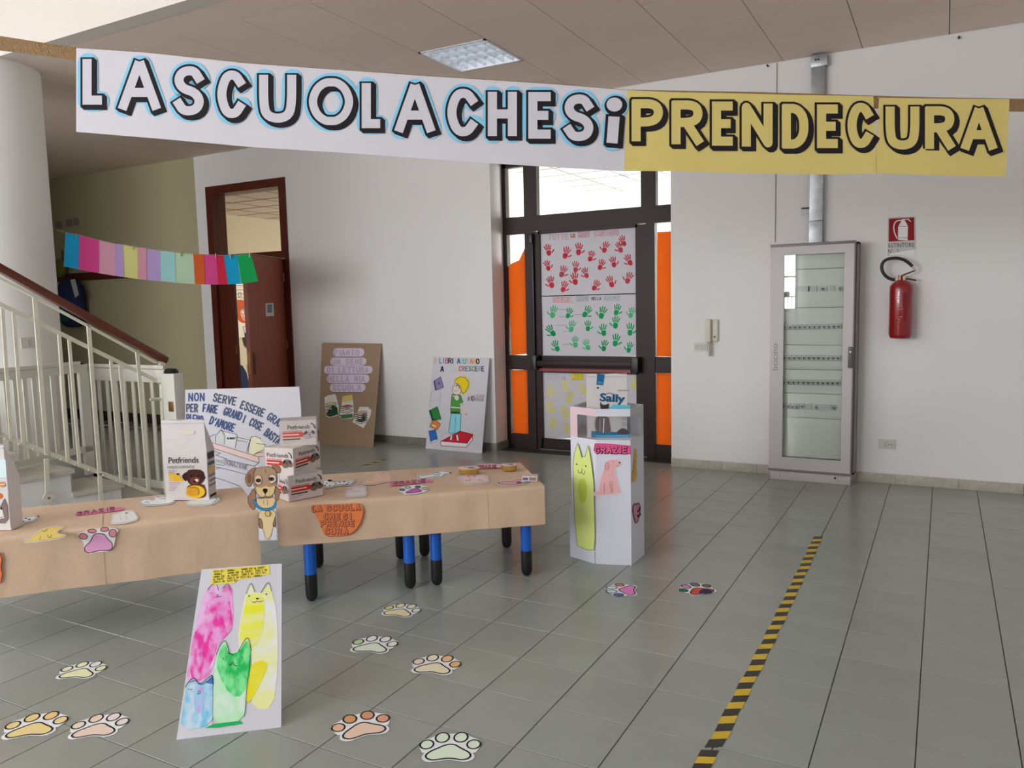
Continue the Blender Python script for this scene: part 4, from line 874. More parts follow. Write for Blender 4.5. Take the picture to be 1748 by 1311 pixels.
ik.text('#', 798, 684, 7, 6, 1.1, (190, 90, 110), 2); ik.text('IO', 803.5, 684, 8, 4.6, 1.2, (70, 60, 70), 2); ik.text('LEGGO', 811, 679, 5, 3.3, .6, (150, 80, 90), 2); ik.text('PERCHE', 811, 684.5, 4, 2.6, .6, (110, 100, 110), 2)
ik.build('drawing', pl_)

# ---------------------------------------------------------------- big white poster standing behind the tables
B0 = onz(457, 923, 0.0); BN = -Vector((RZ.x, RZ.y, 0)).normalized()
q = MB(); q.slab([onp(x, y, B0, BN) for x, y in ((316, 665.5), (510.5, 660), (514, 700), (514, 924), (316, 930))], -BN * .01, paperm); bo = tag(q.build('donation_poster'), 'large white poster with blue capitals and a drawn donation box behind the tables', 'poster')
ik = Ink(lambda x, y, h: onp(x, y, B0, BN) + BN * (h + .0002))
def blue(s, x, y, h, adv, ang, c=(74, 88, 126)): ik.text(s, x, y, h, adv, 2.5, c, 2, ang, asp=.66, jit=.04)
G_ = (74, 84, 108)
for s, x, y, adv, ang, c in (('NON', 322.5, 684, 9.8, 0, (66, 84, 132)), ('SERVE', 364, 684.5, 8.2, 11, G_), ('ESSERE', 410, 696, 7.3, 22, G_), ('GRANDI', 455, 715, 8, 33, (74, 88, 126)), ('PER', 319, 703, 6.8, 0, G_), ('FARE', 346.5, 702, 6.6, 7, (64, 80, 120)), ('GRAND', 381, 707, 6.6, 20, (70, 86, 126)), ('i', 413.5, 721, 6.6, 20, (70, 86, 126)), ('COSE', 425, 725, 6.0, 26, (76, 88, 120)), ('BASTA', 450.5, 742, 6, 36, (76, 88, 120)), ('P', 319, 720, 6, 0, (66, 84, 132)), ('i', 324.5, 720, 4, 0, (66, 84, 132)), ('ENO', 329, 721, 6.2, 5, (66, 84, 132)), ("D'AMORE", 357.5, 723, 6.9, 19, (66, 84, 132))): blue(s, x, y, 12.5, adv, ang, c)
Q = cr(300, 650, .1373)
ik.poly(Q([(440, 765), (1030, 945), (1030, 1015), (430, 830)]), (222, 190, 182), 1); ik.poly(Q([(495, 690), (560, 620), (610, 680), (605, 790), (495, 765)]), (196, 200, 196), 1); ik.poly(Q([(610, 640), (755, 680), (740, 830), (605, 790)]), (204, 206, 204), 1)
ik.poly(smooth(Q([(900, 880), (930, 720), (980, 680), (1070, 740), (1120, 830), (1010, 900), (950, 930)]), True, 1), (222, 216, 176), 1); ik.poly(Q([(960, 920), (1110, 870), (1135, 935), (1035, 945)]), (226, 186, 164), 1)
for p in ([(440, 765), (1030, 945), (1035, 1015)], [(430, 825), (1030, 1020)], [(440, 765), (430, 825)], [(495, 765), (495, 690), (565, 600), (610, 685), (605, 790)], [(560, 620), (750, 660), (765, 690), (740, 830)], [(755, 700), (925, 735), (900, 885)], [(755, 740), (890, 760)], [(925, 735), (880, 880)], [(900, 880), (935, 700), (990, 690), (1060, 720)], [(1000, 780), (1110, 790), (1120, 850), (990, 900)], [(960, 920), (1040, 890), (1130, 890), (1135, 935), (1030, 945)], [(400, 700), (495, 665)], [(440, 865), (560, 900), (520, 915), (500, 925), (640, 970)], [(500, 980), (600, 1000)], [(500, 1000), (610, 1025)], [(490, 1035), (600, 1055)], [(470, 1065), (560, 1080), (500, 1095)], [(600, 970), (640, 985), (980, 1060)], [(560, 1080), (900, 1170)], [(470, 1195), (640, 1250), (800, 1311)], [(1030, 1020), (980, 1060)]): ik.line(Q(p), .8, (92, 86, 92), 3)
ik.text('DONAZIONE', 383, 793, 8, 4.9, .9, (130, 126, 134), 3, 13); ik.text('ALIMENTI', 388, 749.5, 2.8, 2.0, .7, K, 4)
ik.build('drawing', bo)

# ---------------------------------------------------------------- tables and kraft-paper covers
ZT = .53
bluem = mat('leg_blue', (20, 96, 200), .3, spec=.5); topm = mat('table_top', (206, 190, 150), .5)
def table(label, legs, inset=.03):
    cx = sum(l[0] for l in legs) / 4; cy = sum(l[1] for l in legs) / 4
    t = thing('school_table', label, 'table', (cx, cy, 0), 'blue-legged tables under the kraft paper')
    k = [Vector((l[0] + (l[0] - cx) * .06, l[1] + (l[1] - cy) * .06, 0)) for l in legs]
    q = MB(); q.slab([p + Vector((0, 0, ZT - .03)) for p in k], (0, 0, .024), topm); q.build('top', t)
    q = MB(); q.slab([Vector((l[0] * .96 + cx * .04, l[1] * .96 + cy * .04, ZT - .09)) for l in legs], (0, 0, .058), bluem); q.build('apron', t)
    for l in legs:
        q = MB(); q.lathe((l[0], l[1], 0), [(.031, .145), (.031, ZT - .032)], bluem, n=20); lg = q.build('leg', t)
        q = MB(); q.lathe((l[0], l[1], 0), [(.004, 0), (.016, .003), (.026, .013), (.0315, .034), (.032, .146)], blackm, n=20); q.build('foot', lg)
table('blue-legged school table under the cover half that carries the stacked cartons', [(-.39, .135), (-.025, .505), (-.375, .895), (-.73, .56)])
table('blue-legged school table at the cover end nearest the white collection box', [(.078, .61), (.455, .955), (.105, 1.355), (-.275, 1.0)])
FB0 = onz(441, 870, ZT); dB = (FB0 - onz(110, 905, ZT)).normalized(); nB = Vector((-dB.y, dB.x, 0))
tb_ = lambda u, v: (FB0 + dB * u + nB * v)
table('long school table hidden under the cover that carries the dog food bags', [tuple(tb_(-.13, .06))[:2], tuple(tb_(-.13, .50))[:2], tuple(tb_(-1.38, .50))[:2], tuple(tb_(-1.38, .06))[:2]])

def cover(name, label, FLc, FRc, BRc, BLc, zb, seams, zbr=None):
    t = thing(name, label, 'table cover', (FLc + BRc) / 2)
    dr_ = (FRc - FLc).normalized(); n0 = Vector((dr_.y, -dr_.x, 0))
    prof = [(1, -.14, .0)] + [(1 - j / 10, 0, 0) for j in range(11)]
    edge = [(.012, -.0035), (.018, -.010), (.021, -.02)] + [(.021, -.02 - k * (ZT - .02 - zb) / 8) for k in range(1, 9)]
    def pt(s, j):
        f, b = FLc.lerp(FRc, s), BLc.lerp(BRc, s)
        if j < 12:
            w, dz, _ = prof[j]; p = f.lerp(b, w); p.z = ZT + dz + .004 * math.sin(w * 5 + s * 9) * w * (1 - w) * (1 if dz == 0 else 0); return p
        ex_, dz = edge[j - 12]; rp_ = 1 if dz < -.03 else 0
        wv = rp_ * (.004 * math.sin(s * 17 + dz * 9) + .003 * math.sin(s * 41)) * min(1, -dz * 8)
        return f + n0 * (ex_ + wv) + Vector((0, 0, dz))
    for k, (s0, s1) in enumerate(zip(seams, seams[1:])):
        nx = max(4, int((s1 - s0) * 40)); q = MB()
        lift = .0015 * (k % 2)
        vs, fs = grid3(lambda a, b: pt(s0 + (s1 - s0 + (.015 if k < len(seams) - 2 else 0)) * a, round(b * 22)) + Vector((0, 0, .001 + lift)) + n0 * lift, nx, 22)
        q.add(vs, fs, kraftm, True); q.build('paper_sheet', t)
    return t, (FLc, n0)
FLa, FRa, BRa, BLa = onz(472, 862, ZT), onz(928, 828, ZT), onz(888, 790, ZT), onz(474, 815, ZT)
cA, (pA, nA) = cover('kraft_paper_cover', 'brown kraft paper cover on the right tables beside the collection box', FLa, FRa, BRa, BLa, .315, [0, .53, .76, 1])
FLb = FB0 - dB * 1.5; BRb = onz(412, 832, ZT); BLb = BRb - dB * 1.5
cB, (pB, nBf) = cover('kraft_paper_cover', 'brown kraft paper cover on the left table under the dog food bag', FLb, FB0, BRb, BLb, .254, [0, .27, .52, .80, 1])

topfn = lambda x, y, h: onz(x, y, ZT + .004) + Vector((0, 0, h))
frontA = lambda x, y, h: onp(x, y, pA + nA * .028, nA) + nA * h
frontB = lambda x, y, h: onp(x, y, pB + nBf * .028, nBf) + nBf * h
def cutout(name, label, cat, fn, group=None):
    ik = Ink(fn); ik.nm = (name, label, cat, group); return ik
def done(ik): n, l, c, g = ik.nm; return tag(ik.build(n, None), l, c, g)
WP = (226, 222, 224)
def shape(ik, Q, pts, col, z=1, lw=.7, sm=1, lc=K, white=1.5):
    P = Q(pts)
    if white: ik.poly(P, WP, z, sm=sm); ik.line(smooth(P, True, sm), white * 2, WP, z, closed=True)
    ik.poly(P, col, z + 1, sm=sm)
    if lw: ik.line(smooth(P, True, sm), lw, lc, z + 2, closed=True)
T2 = cr(540, 780, .1373); T3 = cr(780, 760, .1068); T4 = cr(0, 820, .1526)
ik = cutout('dog_cutout', 'spotted white paper dog lying on the cover right beside the stacked cartons', 'paper cutout', topfn)
shape(ik, T2, [(85, 300), (120, 290), (150, 280), (200, 290), (210, 320), (280, 300), (400, 305), (460, 285), (480, 280), (488, 295), (440, 325), (435, 352), (380, 345), (230, 352), (200, 378), (90, 382)], (228, 226, 228))
ik.oval(*T2([(168, 298)])[0], 4, 1.8, K, 4)
for p in ((240, 335), (290, 318), (345, 312), (380, 340), (405, 325), (130, 330), (110, 358), (165, 362)): ik.oval(*T2([p])[0], 1.5, .8, K, 4)
done(ik)
ik = cutout('cat_cutout', 'pale orange paper cat lying near the back edge of the right cover', 'paper cutout', topfn)
shape(ik, T2, [(565, 330), (610, 300), (680, 275), (745, 250), (750, 218), (800, 225), (860, 215), (915, 212), (918, 265), (935, 305), (850, 300), (790, 325), (680, 340)], (228, 184, 158), lc=(190, 130, 100)); ik.line(T2([(780, 245), (840, 250), (880, 240)]), .5, (190, 120, 100), 4); ik.line(T2([(650, 300), (720, 300)]), .5, (190, 120, 100), 4); done(ik)
ik = cutout('cat_cutout', 'white paper cat with pink ears on the right cover above the orange sign', 'paper cutout', topfn)
shape(ik, T2, [(365, 490), (385, 440), (375, 410), (430, 385), (470, 370), (610, 368), (612, 430), (628, 478), (540, 488), (420, 496)], (212, 200, 200), lc=(170, 150, 155)); ik.line(T2([(440, 440), (540, 430)]), .6, (190, 140, 150), 4); ik.line(T2([(400, 412), (450, 402)]), .8, (214, 150, 160), 4); done(ik)
ik = cutout('dog_cutout', 'white paper dog with curled tail near the back edge of the right cover', 'paper cutout', topfn)
shape(ik, T2, [(1265, 225), (1275, 215), (1300, 235), (1440, 215), (1530, 175), (1590, 180), (1680, 195), (1660, 212), (1580, 215), (1560, 262), (1530, 240), (1400, 262), (1290, 278), (1265, 270), (1285, 250)], (230, 228, 230), lc=(60, 60, 90)); ik.oval(*T2([(1495, 210)])[0], 6, 1.8, WP, 4, out=(70, 70, 110), ow=.7); ik.oval(*T2([(1665, 200)])[0], 1.3, .9, K, 5); done(ik)
def strip(label, Q, pts, txt, x, y, h, adv, ang, col=(216, 112, 150), fn=topfn, cat='paper sign'):
    ik = cutout('pink_sign', label, cat, fn); ik.poly(Q(pts), (190, 80, 120), 1); ik.poly([(a, b - .6) for a, b in Q(pts)], col, 2)
    if txt: bub(ik, txt, x, y, h, adv, h * .22, (228, 130, 160), (70, 20, 46), 3, ang)
    return done(ik)
strip('long pink GRAZIE strip lying above the purple paw on the right cover', T2, [(915, 330), (960, 312), (1400, 285), (1455, 300), (1440, 318), (1000, 358), (930, 362)], 'GRAZIE', 672, 827.5, 4.2, 10.5, -5)
strip('pale pink strip lying between the two gold food trays', T3, [(330, 310), (560, 300), (680, 318), (718, 352), (690, 368), (340, 382)], 'GRAZIE', 816, 799, 4.2, 6, -1, (222, 170, 178))
strip('long pink GRAZIE strip lying beside the white cat on the left cover', T4, [(840, 385), (880, 372), (1340, 305), (1395, 312), (1385, 335), (1000, 385), (860, 398)], 'GRAZIE', 132, 879.5, 4.6, 12.5, -8)
ik = cutout('paw_cutout', 'paper paw with purple pad and grey toes on the right cover', 'paper cutout', topfn)
shape(ik, T2, [(1020, 415), (1090, 380), (1230, 360), (1310, 365), (1390, 385), (1385, 405), (1320, 440), (1110, 465), (1080, 440)], WP, lw=0)
ik.poly(T2([(1090, 455), (1190, 400), (1260, 395), (1330, 430), (1200, 450)]), (202, 80, 190), 3, sm=1); ik.line(smooth(T2([(1090, 455), (1190, 400), (1260, 395), (1330, 430), (1200, 450)]), True, 1), .8, (80, 30, 70), 4, closed=True)
for x, y, c in ((1068, 412, (110, 130, 140)), (1140, 385, (170, 190, 196)), (1262, 376, (100, 110, 116)), (1350, 395, (214, 190, 150))): ik.oval(*T2([(x, y)])[0], 5, 1.9, c, 3, out=K, ow=.7)
done(ik)
ik = cutout('dog_cutout', 'pale pink paper dog face in front of the left gold tray', 'paper cutout', topfn)
shape(ik, T3, [(25, 520), (80, 490), (200, 488), (380, 480), (480, 492), (500, 530), (510, 590), (400, 600), (180, 625), (110, 610), (70, 560)], (218, 188, 184), lc=(180, 140, 140)); ik.line(T3([(170, 500), (200, 510)]), .6, K, 4); ik.line(T3([(260, 500), (300, 500)]), .6, K, 4); ik.line(smooth(T3([(130, 565), (180, 580), (215, 560), (210, 540)])), .6, (70, 50, 60), 4); ik.line(smooth(T3([(345, 545), (355, 565), (400, 568)])), .6, (70, 50, 60), 4); done(ik)
ik = cutout('dog_cutout', 'pink and red paper dachshund beside the small carton at the end of the right cover', 'paper cutout', topfn)
shape(ik, T3, [(650, 612), (740, 575), (860, 590), (940, 555), (1040, 545), (1130, 570), (1110, 605), (980, 620), (900, 640), (700, 635)], (214, 150, 150), lc=(90, 40, 60)); ik.oval(*T3([(668, 608)])[0], 1.2, .9, K, 5); ik.oval(*T3([(990, 600)])[0], 4.5, 1.6, (110, 70, 110), 4); ik.poly(T3([(1060, 600), (1130, 540), (1150, 590), (1120, 610)]), (120, 150, 150), 4); done(ik)
ik = cutout('dog_cutout', 'spotted paper dog at the foot of the left food bag', 'paper cutout', topfn)
shape(ik, T4, [(100, 430), (250, 415), (430, 402), (380, 450), (330, 465), (110, 492)], (222, 222, 224), lw=.5)
for p in ((160, 452), (225, 436), (290, 428), (330, 440), (260, 462), (150, 475), (428, 405)): ik.oval(*T4([p])[0], 2.2, .9, K, 4)
done(ik)
ik = cutout('cat_cutout', 'yellow paper cat sleeping on the left cover beside the pink paw', 'paper cutout', topfn)
shape(ik, T4, [(245, 686), (330, 670), (400, 600), (480, 545), (600, 525), (730, 528), (640, 560), (635, 590), (680, 612), (740, 615), (650, 650), (500, 672), (330, 690)], (226, 196, 96), lc=(190, 150, 60), lw=.5); ik.line(smooth(T4([(475, 565), (500, 580), (530, 550)])), .8, (120, 100, 40), 4); ik.line(T4([(440, 665), (455, 632)]), .8, (110, 90, 40), 4); ik.line(smooth(T4([(535, 612), (535, 640), (560, 650), (575, 615)])), .8, (110, 90, 40), 4); done(ik)
ik = cutout('cat_cutout', 'white paper cat curled at the end of the pink strip on the left cover', 'paper cutout', topfn)
shape(ik, T4, [(1240, 480), (1270, 435), (1255, 385), (1330, 375), (1400, 345), (1500, 345), (1505, 375), (1550, 435), (1450, 470), (1280, 486)], (216, 212, 206), lc=(170, 160, 160), lw=.5); ik.oval(*T4([(1415, 368)])[0], 3, .9, (90, 90, 90), 4); ik.line(T4([(1340, 400), (1360, 450)]), .6, (160, 150, 150), 4); ik.line(T4([(1400, 395), (1420, 445)]), .6, (160, 150, 150), 4); done(ik)
Qd = cr(0, 780, .2746)
ik = cutout('dog_cutout', 'white paper poodle lying on the left cover left of the dog food bag', 'paper cutout', topfn)
shape(ik, Qd, [(868, 275), (910, 262), (960, 275), (965, 245), (1030, 250), (1090, 270), (1060, 292), (960, 300), (890, 302)], (228, 226, 230), lc=(90, 90, 110)); ik.line(Qd([(900, 290), (915, 278), (930, 292)]), .7, (90, 90, 110), 4); ik.line(smooth(Qd([(980, 250), (1000, 262), (1050, 264)])), .7, (90, 90, 110), 4); done(ik)
ik = cutout('cat_cutout', 'white and yellow paper cat partly under the dog food bag', 'paper cutout', topfn)
shape(ik, Qd, [(1150, 288), (1190, 270), (1340, 248), (1368, 262), (1350, 282), (1290, 300), (1200, 304)], (226, 224, 222), lc=(120, 120, 120), lw=.5); ik.poly(Qd([(1205, 290), (1260, 285), (1250, 298), (1210, 300)]), (226, 224, 176), 4); ik.line(smooth(Qd([(1340, 250), (1350, 270), (1330, 280)])), .7, (100, 100, 110), 4); done(ik)
ik = cutout('paw_cutout', 'large pink paw taped on the front edge of the left cover', 'paper cutout', frontB)
ik.poly(T4([(862, 600), (900, 588), (970, 560), (1090, 540), (1200, 522), (1300, 538), (1325, 560), (1290, 640), (1275, 740), (1200, 795), (1110, 800), (1010, 820), (950, 790), (930, 690)]), WP, 1)
for x, y, rx, ry, r_ in ((932, 625, 7.2, 5, .2), (1030, 566, 7.4, 3.2, 0), (1170, 548, 7.2, 3.6, -.1), (1262, 590, 6.6, 6.8, -.3)): ik.oval(*T4([(x, y)])[0], rx, ry, (216, 130, 144), 2, rot=r_, out=(50, 20, 50), ow=1)
pp = smooth(T4([(950, 800), (945, 740), (1010, 690), (1050, 600), (1100, 592), (1170, 600), (1200, 650), (1255, 700), (1262, 760), (1220, 785), (1110, 780), (1010, 812)]), True, 2); ik.poly(pp, (222, 150, 196), 2); ik.line(pp, 1.2, (50, 20, 50), 3, closed=True); done(ik)
ik = cutout('orange_sign', 'orange LA SCUOLA CHE SI PRENDE CURA sign on the front of the right cover', 'paper sign', frontA)
OR = (236, 122, 66)
os_ = [(531, 863), (545, 861), (580, 861), (612, 858), (619, 864), (620, 877), (615, 893), (605, 907), (594, 913), (570, 915), (556, 915), (550, 906), (545, 890), (538, 878), (531, 872)]
ik.poly([(a + 1.2, b + 1) for a, b in os_], (170, 70, 30), 1, sm=1); ik.poly(os_, OR, 2, sm=1)
for s, x, y, adv in (('LA', 534, 873, 9.5), ('SCUOLA', 559, 871.5, 10), ('CHE', 554, 886, 10.5), ('SI', 587, 885.5, 10), ('PRENDE', 549, 898.5, 10), ('CURA', 556, 911.5, 10.5)): ik.text(s, x, y, 8.5, adv, 3.4, (120, 30, 20), 3, -1, .58); ik.text(s, x - .3, y - .3, 8.5, adv, 1.5, (240, 134, 84), 4, -1, .58)
done(ik)
ik = cutout('orange_sign', 'orange sign fragment at the left edge of the photo on the left cover', 'paper sign', frontB); ik.poly([(-40, 943), (0, 944), (3.5, 955), (1.5, 968), (4, 980), (1, 995), (-40, 1000)], OR, 1); ik.line([(0, 944), (3.5, 955), (1.5, 968), (4, 980), (1, 995)], 1, (120, 40, 20), 2); done(ik)

# dog cut-out standing in the gap between the two covers
DN = BN; DP = CAM + ray(457, 860) * 3.86
q = MB(); Q = cr(400, 780, .1106)
outl = Q([(160, 300), (200, 240), (300, 160), (420, 150), (560, 150), (600, 112), (690, 130), (722, 190), (712, 250), (685, 250), (690, 400), (660, 420), (705, 520), (700, 600), (665, 705), (640, 700), (640, 1090), (655, 1110), (655, 1275), (378, 1285), (378, 1090), (375, 820), (270, 815), (190, 650), (250, 560), (290, 480), (215, 480), (170, 380)])
q.slab([onp(x, y, DP, DN) for x, y in outl], -DN * .004, paperm); dg = tag(q.build('dog_cutout'), 'tall brown puppy cut-out with blue collar in the gap between the covered tables', 'paper cutout')
ik = Ink(lambda x, y, h: onp(x, y, DP, DN) + DN * (h + .0003))
BR1, BR2, BR3, YE = (166, 132, 104), (146, 108, 82), (120, 78, 56), (206, 178, 120)
def dp(pts, col, z, lw=.6, sm=1, lc=(60, 40, 34)):
    P = Q(pts); ik.poly(P, col, z, sm=sm)
    if lw: ik.line(smooth(P, True, sm), lw, lc, z + 1, closed=True)
dp([(375, 800), (640, 790), (635, 1080), (600, 1050), (560, 1260), (480, 1270), (450, 1110), (378, 1080)], (214, 188, 136), 1)
dp([(378, 940), (425, 960), (450, 1110), (378, 1090)], BR2, 2); dp([(640, 900), (640, 1090), (590, 1060), (610, 980)], BR2, 2)
dp([(290, 480), (335, 520), (335, 810), (270, 815), (190, 650), (250, 560)], BR2, 2); dp([(640, 440), (705, 520), (700, 600), (665, 705), (620, 600)], BR2, 2)
dp([(290, 190), (420, 150), (560, 150), (650, 210), (665, 350), (640, 470), (600, 590), (480, 650), (360, 600), (300, 470)], BR1, 3)
dp([(280, 170), (350, 155), (300, 240), (285, 400), (220, 480), (160, 340), (200, 240)], BR2, 5); dp([(190, 290), (270, 250), (260, 400), (210, 400)], BR3, 6, 0); dp([(570, 150), (600, 112), (690, 130), (722, 190), (712, 250), (650, 240), (625, 180)], BR2, 5)
dp([(310, 310), (370, 270), (430, 300), (430, 420), (330, 430)], (206, 186, 150), 5); dp([(530, 300), (590, 255), (650, 300), (650, 400), (540, 410)], (206, 190, 160), 5)
for x, y in ((375, 360), (575, 338)): ik.oval(*Q([(x, y)])[0], 4.4, 2.9, (96, 60, 50), 7, out=K, ow=.8); ik.oval(*Q([(x, y)])[0], 1.8, 1.8, K, 9)
dp([(330, 440), (420, 480), (480, 440), (560, 470), (640, 430), (605, 590), (480, 610), (370, 600)], YE, 6, 0)
dp([(435, 500), (480, 478), (525, 500), (500, 550), (480, 572), (455, 540)], (24, 18, 22), 8, 0)
ik.line(Q([(480, 570), (482, 595)]), .9, K, 9); ik.line(smooth(Q([(360, 610), (390, 640), (450, 630), (482, 598), (530, 635), (590, 620), (600, 590)])), .9, K, 9)
dp([(345, 620), (480, 640), (630, 610), (640, 740), (540, 790), (420, 790), (340, 720)], (212, 180, 132), 4, .5); ik.line(Q([(450, 670), (460, 730)]), .6, (120, 90, 70), 6); ik.line(Q([(515, 660), (510, 740)]), .6, (120, 90, 70), 6); ik.line(Q([(480, 190), (490, 240)]), .7, (90, 60, 50), 6); ik.line(Q([(320, 415), (375, 465)]), .9, BR3, 8); ik.line(Q([(640, 370), (580, 425)]), .9, BR3, 8)
ik.line(smooth(Q([(312, 670), (350, 760), (440, 810), (540, 810), (630, 760), (640, 705)])), 4.6, (24, 30, 50), 7); ik.line(smooth(Q([(312, 670), (350, 760), (440, 810), (540, 810), (630, 760), (640, 705)])), 3.6, (30, 130, 190), 8)
ik.oval(*Q([(520, 872)])[0], 4.3, 4.9, (208, 176, 90), 8, out=K, ow=.7)
ik.build('drawing', dg)

# ---------------------------------------------------------------- cartons of dog food
boxm = mat('carton_white', (216, 206, 202), .3, coat=.3, bump=.05, bscale=20)
def puppy(ik, x, y, s, c1, c2, cb):
    ik.oval(x, y, s, s * .95, c1, 3); ik.oval(x + s * .8, y + s * .6, s * .8, s * .8, c1, 3); ik.oval(x - s * .75, y - s * .1, s * .3, s * .65, c2, 4, rot=.3); ik.oval(x + s * .8, y - s * .2, s * .28, s * .6, c2, 4, rot=-.3)
    ik.oval(x - s * .35, y - s * .15, s * .12, s * .12, K, 5); ik.oval(x + s * .35, y - s * .15, s * .12, s * .12, K, 5); ik.oval(x, y + s * .35, s * .2, s * .15, K, 5); ik.oval(x - s * .55, y + s * 1.0, s * .75, s * .72, cb, 6)
def carton(label, z, pc, pr, depth, h, pale=False):
    a = onz(*pc, z); b = onz(*pr, z); u = (b - a).normalized(); w = (b - a).length; n = Vector((u.y, -u.x, 0)); v = -n
    t = thing('food_carton', label, 'carton', (a + b) / 2 + v * depth / 2, 'dog food cartons on the right cover')
    q = MB(); bm = bmesh.new(); bmesh.ops.create_cube(bm, size=1)
    for k in bm.verts: x, y, zz = k.co; k.co = a + u * (x + .5) * w + v * (y + .5) * depth + Vector((0, 0, (zz + .5) * h))
    bmesh.ops.bevel(bm, geom=bm.edges[:], offset=.003, segments=2, affect='EDGES'); q.bm(bm, boxm, True); q.build('body', t)
    q = MB(); q.frame(a + u * .02 + Vector((0, 0, h)), u * (w - .04), v * depth * .5, (0, 0, .0008), boxm); q.build('top_flap', t)
    for face in (0, 1):
        if face == 0: ik = Ink(lambda x, y, hh: a + u * x * w + Vector((0, 0, h * (1 - y))) + n * (hh + .0004)); W_ = 1.0
        else: ik = Ink(lambda x, y, hh: a + v * depth * (1 - x) + Vector((0, 0, h * (1 - y))) - u * (hh + .0004)); W_ = 1.0
        red, dk, gr = ((206, 84, 74), (90, 74, 78), (176, 166, 166)) if pale else ((196, 50, 40), (50, 42, 46), (118, 96, 92))  # paler print colours on the top carton imitate glare
        ik.font('Petfriends', .22 if face == 0 else .1, .34, .17, .6 if face == 0 else .75, (60, 50, 54), 2)
        y0 = .44
        ik.poly([(.08, y0 - .03), (.62, y0 - .03), (.62, y0), (.08, y0)], (200, 110, 104), 1)
        ik.poly([(.08, y0 + .02), (.58, y0 + .02), (.72, y0 + .1), (.72, y0 + .18), (.58, y0 + .22), (.08, y0 + .22)], red, 1)
        ik.poly([(.08, y0 + .1), (.52, y0 + .1), (.52, y0 + .135), (.08, y0 + .135)], (226, 214, 210), 2)
        ik.poly([(.08, y0 + .27), (.55, y0 + .27), (.55, y0 + .32), (.08, y0 + .32)], dk, 1)
        ik.poly([(.08, y0 + .37), (.4, y0 + .37), (.4, y0 + .385), (.08, y0 + .385)], (150, 140, 140), 1); ik.poly([(.08, y0 + .43), (.3, y0 + .43), (.3, y0 + .445), (.08, y0 + .445)], (150, 140, 140), 1)
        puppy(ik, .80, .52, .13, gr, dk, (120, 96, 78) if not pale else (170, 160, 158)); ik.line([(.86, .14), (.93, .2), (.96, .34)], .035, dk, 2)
        ik.build('print', t)
    return t
carton('bottom carton of the three stacked dog food cartons', ZT + .004, (493, 857), (552, 845.5), .17, .135)
carton('middle carton of the three stacked dog food cartons, turned slightly', ZT + .1395, (501.5, 811), (546, 796), .18, .135)
carton('topmost carton of the three stacked dog food cartons, glare painted into its pale print', ZT + .275, (478.5, 762.5), (541.5, 759), .14, .135, True)

# ---------------------------------------------------------------- bags
bagm = mat('bag_foil', (222, 216, 216), .28, bump=.35, bscale=11, coat=.3)
def bag(name, label, a, b, depth, h, m, taper=.6, waist=0.0):
    u = (b - a).normalized(); w = (b - a).length; n = Vector((u.y, -u.x, 0)); v = -n
    t = thing(name, label, 'bag', (a + b) / 2 + v * depth / 2)
    lv = [0, .02, .08, .3, taper, .75, .9, .965, .97, 1.0]; rings = []; N = 28
    random.seed(len(label))
    for z in lv:
        d = depth * (1 if z <= taper else max(.03, 1 - ((z - taper) / (.965 - taper)) ** 1.2 if z < .965 else .03)); ww = w * (1 - .02 * math.sin(z * 9) - waist * math.sin(z * math.pi)) ; R_ = min(.02, d * .45) if z > .01 else .012
        ring = []
        for k in range(N):
            s = k / N * 4; e = int(s); f = s - e
            cs = [(R_, 0, 1, 0), (1, R_, 0, 1)]
            x, y = ((f, 0), (1, f), (1 - f, 1), (0, 1 - f))[e]
            gus = .16 * d * math.sin(f * math.pi) * (1 if e in (1, 3) else 0) * (z > .3) * (z * .9)
            X = (w - ww) / 2 + x * ww; Yy = y * d
            if e == 1: X -= gus
            if e == 3: X += gus
            Yy += (random.uniform(-.003, .003) if e == 2 else 0)
            ring.append(a + u * X + v * Yy + Vector((0, 0, z * h + (.004 * math.sin(k * 1.7) if z == 1 else 0))))
        rings.append(ring)
    q = MB(); vs = [p for r in rings for p in r]; fs = [(j * N + k, j * N + (k + 1) % N, (j + 1) * N + (k + 1) % N, (j + 1) * N + k) for j in range(len(lv) - 1) for k in range(N)]
    fs.append(tuple(reversed(range(N)))); fs.append(tuple((len(lv) - 1) * N + k for k in range(N))); q.add(vs, fs, m, True); q.build('body', t)
    q = MB(); q.frame(a + u * .004 + Vector((0, 0, h * .955)) + n * .001, u * (w - .008), (0, 0, h * .012), n * .0012, mat('seam', (200, 196, 196), .4)); q.build('top_seam', t)
    return t, u, n, w
za = ZT + .005
a, b = onz(283.5, 854, za), onz(357, 853, za)
bt, bu, bn, bw = bag('dog_food_bag', 'tall white dog food bag with brown puppy and yellow bowl on the left cover', a, b, .10, .425, bagm)
ik = Ink(lambda x, y, h: onp(x, y, a, bn) + bn * (h + .0022)); Q = cr(275, 715, .1106)
ik.font('Petfriends', 288, 790.5, 10.5, 51, (70, 62, 66), 2, ang=-1, bold=.008); ik.font('MEDIO/GRANDE', 286.5, 800, 4.8, 46, (110, 104, 106), 2, ang=-1.5); ik.font('CON POLLO', 288, 804.5, 2, 14, (120, 110, 110), 2); ik.font('FRESCO', 288, 807.5, 2, 10, (120, 110, 110), 2)
ik.poly(Q([(122, 838), (230, 850), (290, 880), (345, 950), (330, 965), (122, 955)]), (240, 176, 20), 1); ik.oval(*Q([(265, 850)])[0], 2.6, 1.5, (50, 34, 30), 3); ik.font('POLLO', 289, 816, 3.4, 9, (244, 226, 160), 3); ik.font('RISO', 289, 820, 3.4, 9, (244, 226, 160), 3)
for i, y in enumerate((985, 1015, 1050, 1078, 1105)): ik.poly(Q([(130, y), (300 - i * 22, y - 2), (300 - i * 22, y + 5), (130, y + 7)]), (170, 130, 140) if i % 2 else (140, 130, 136), 1)
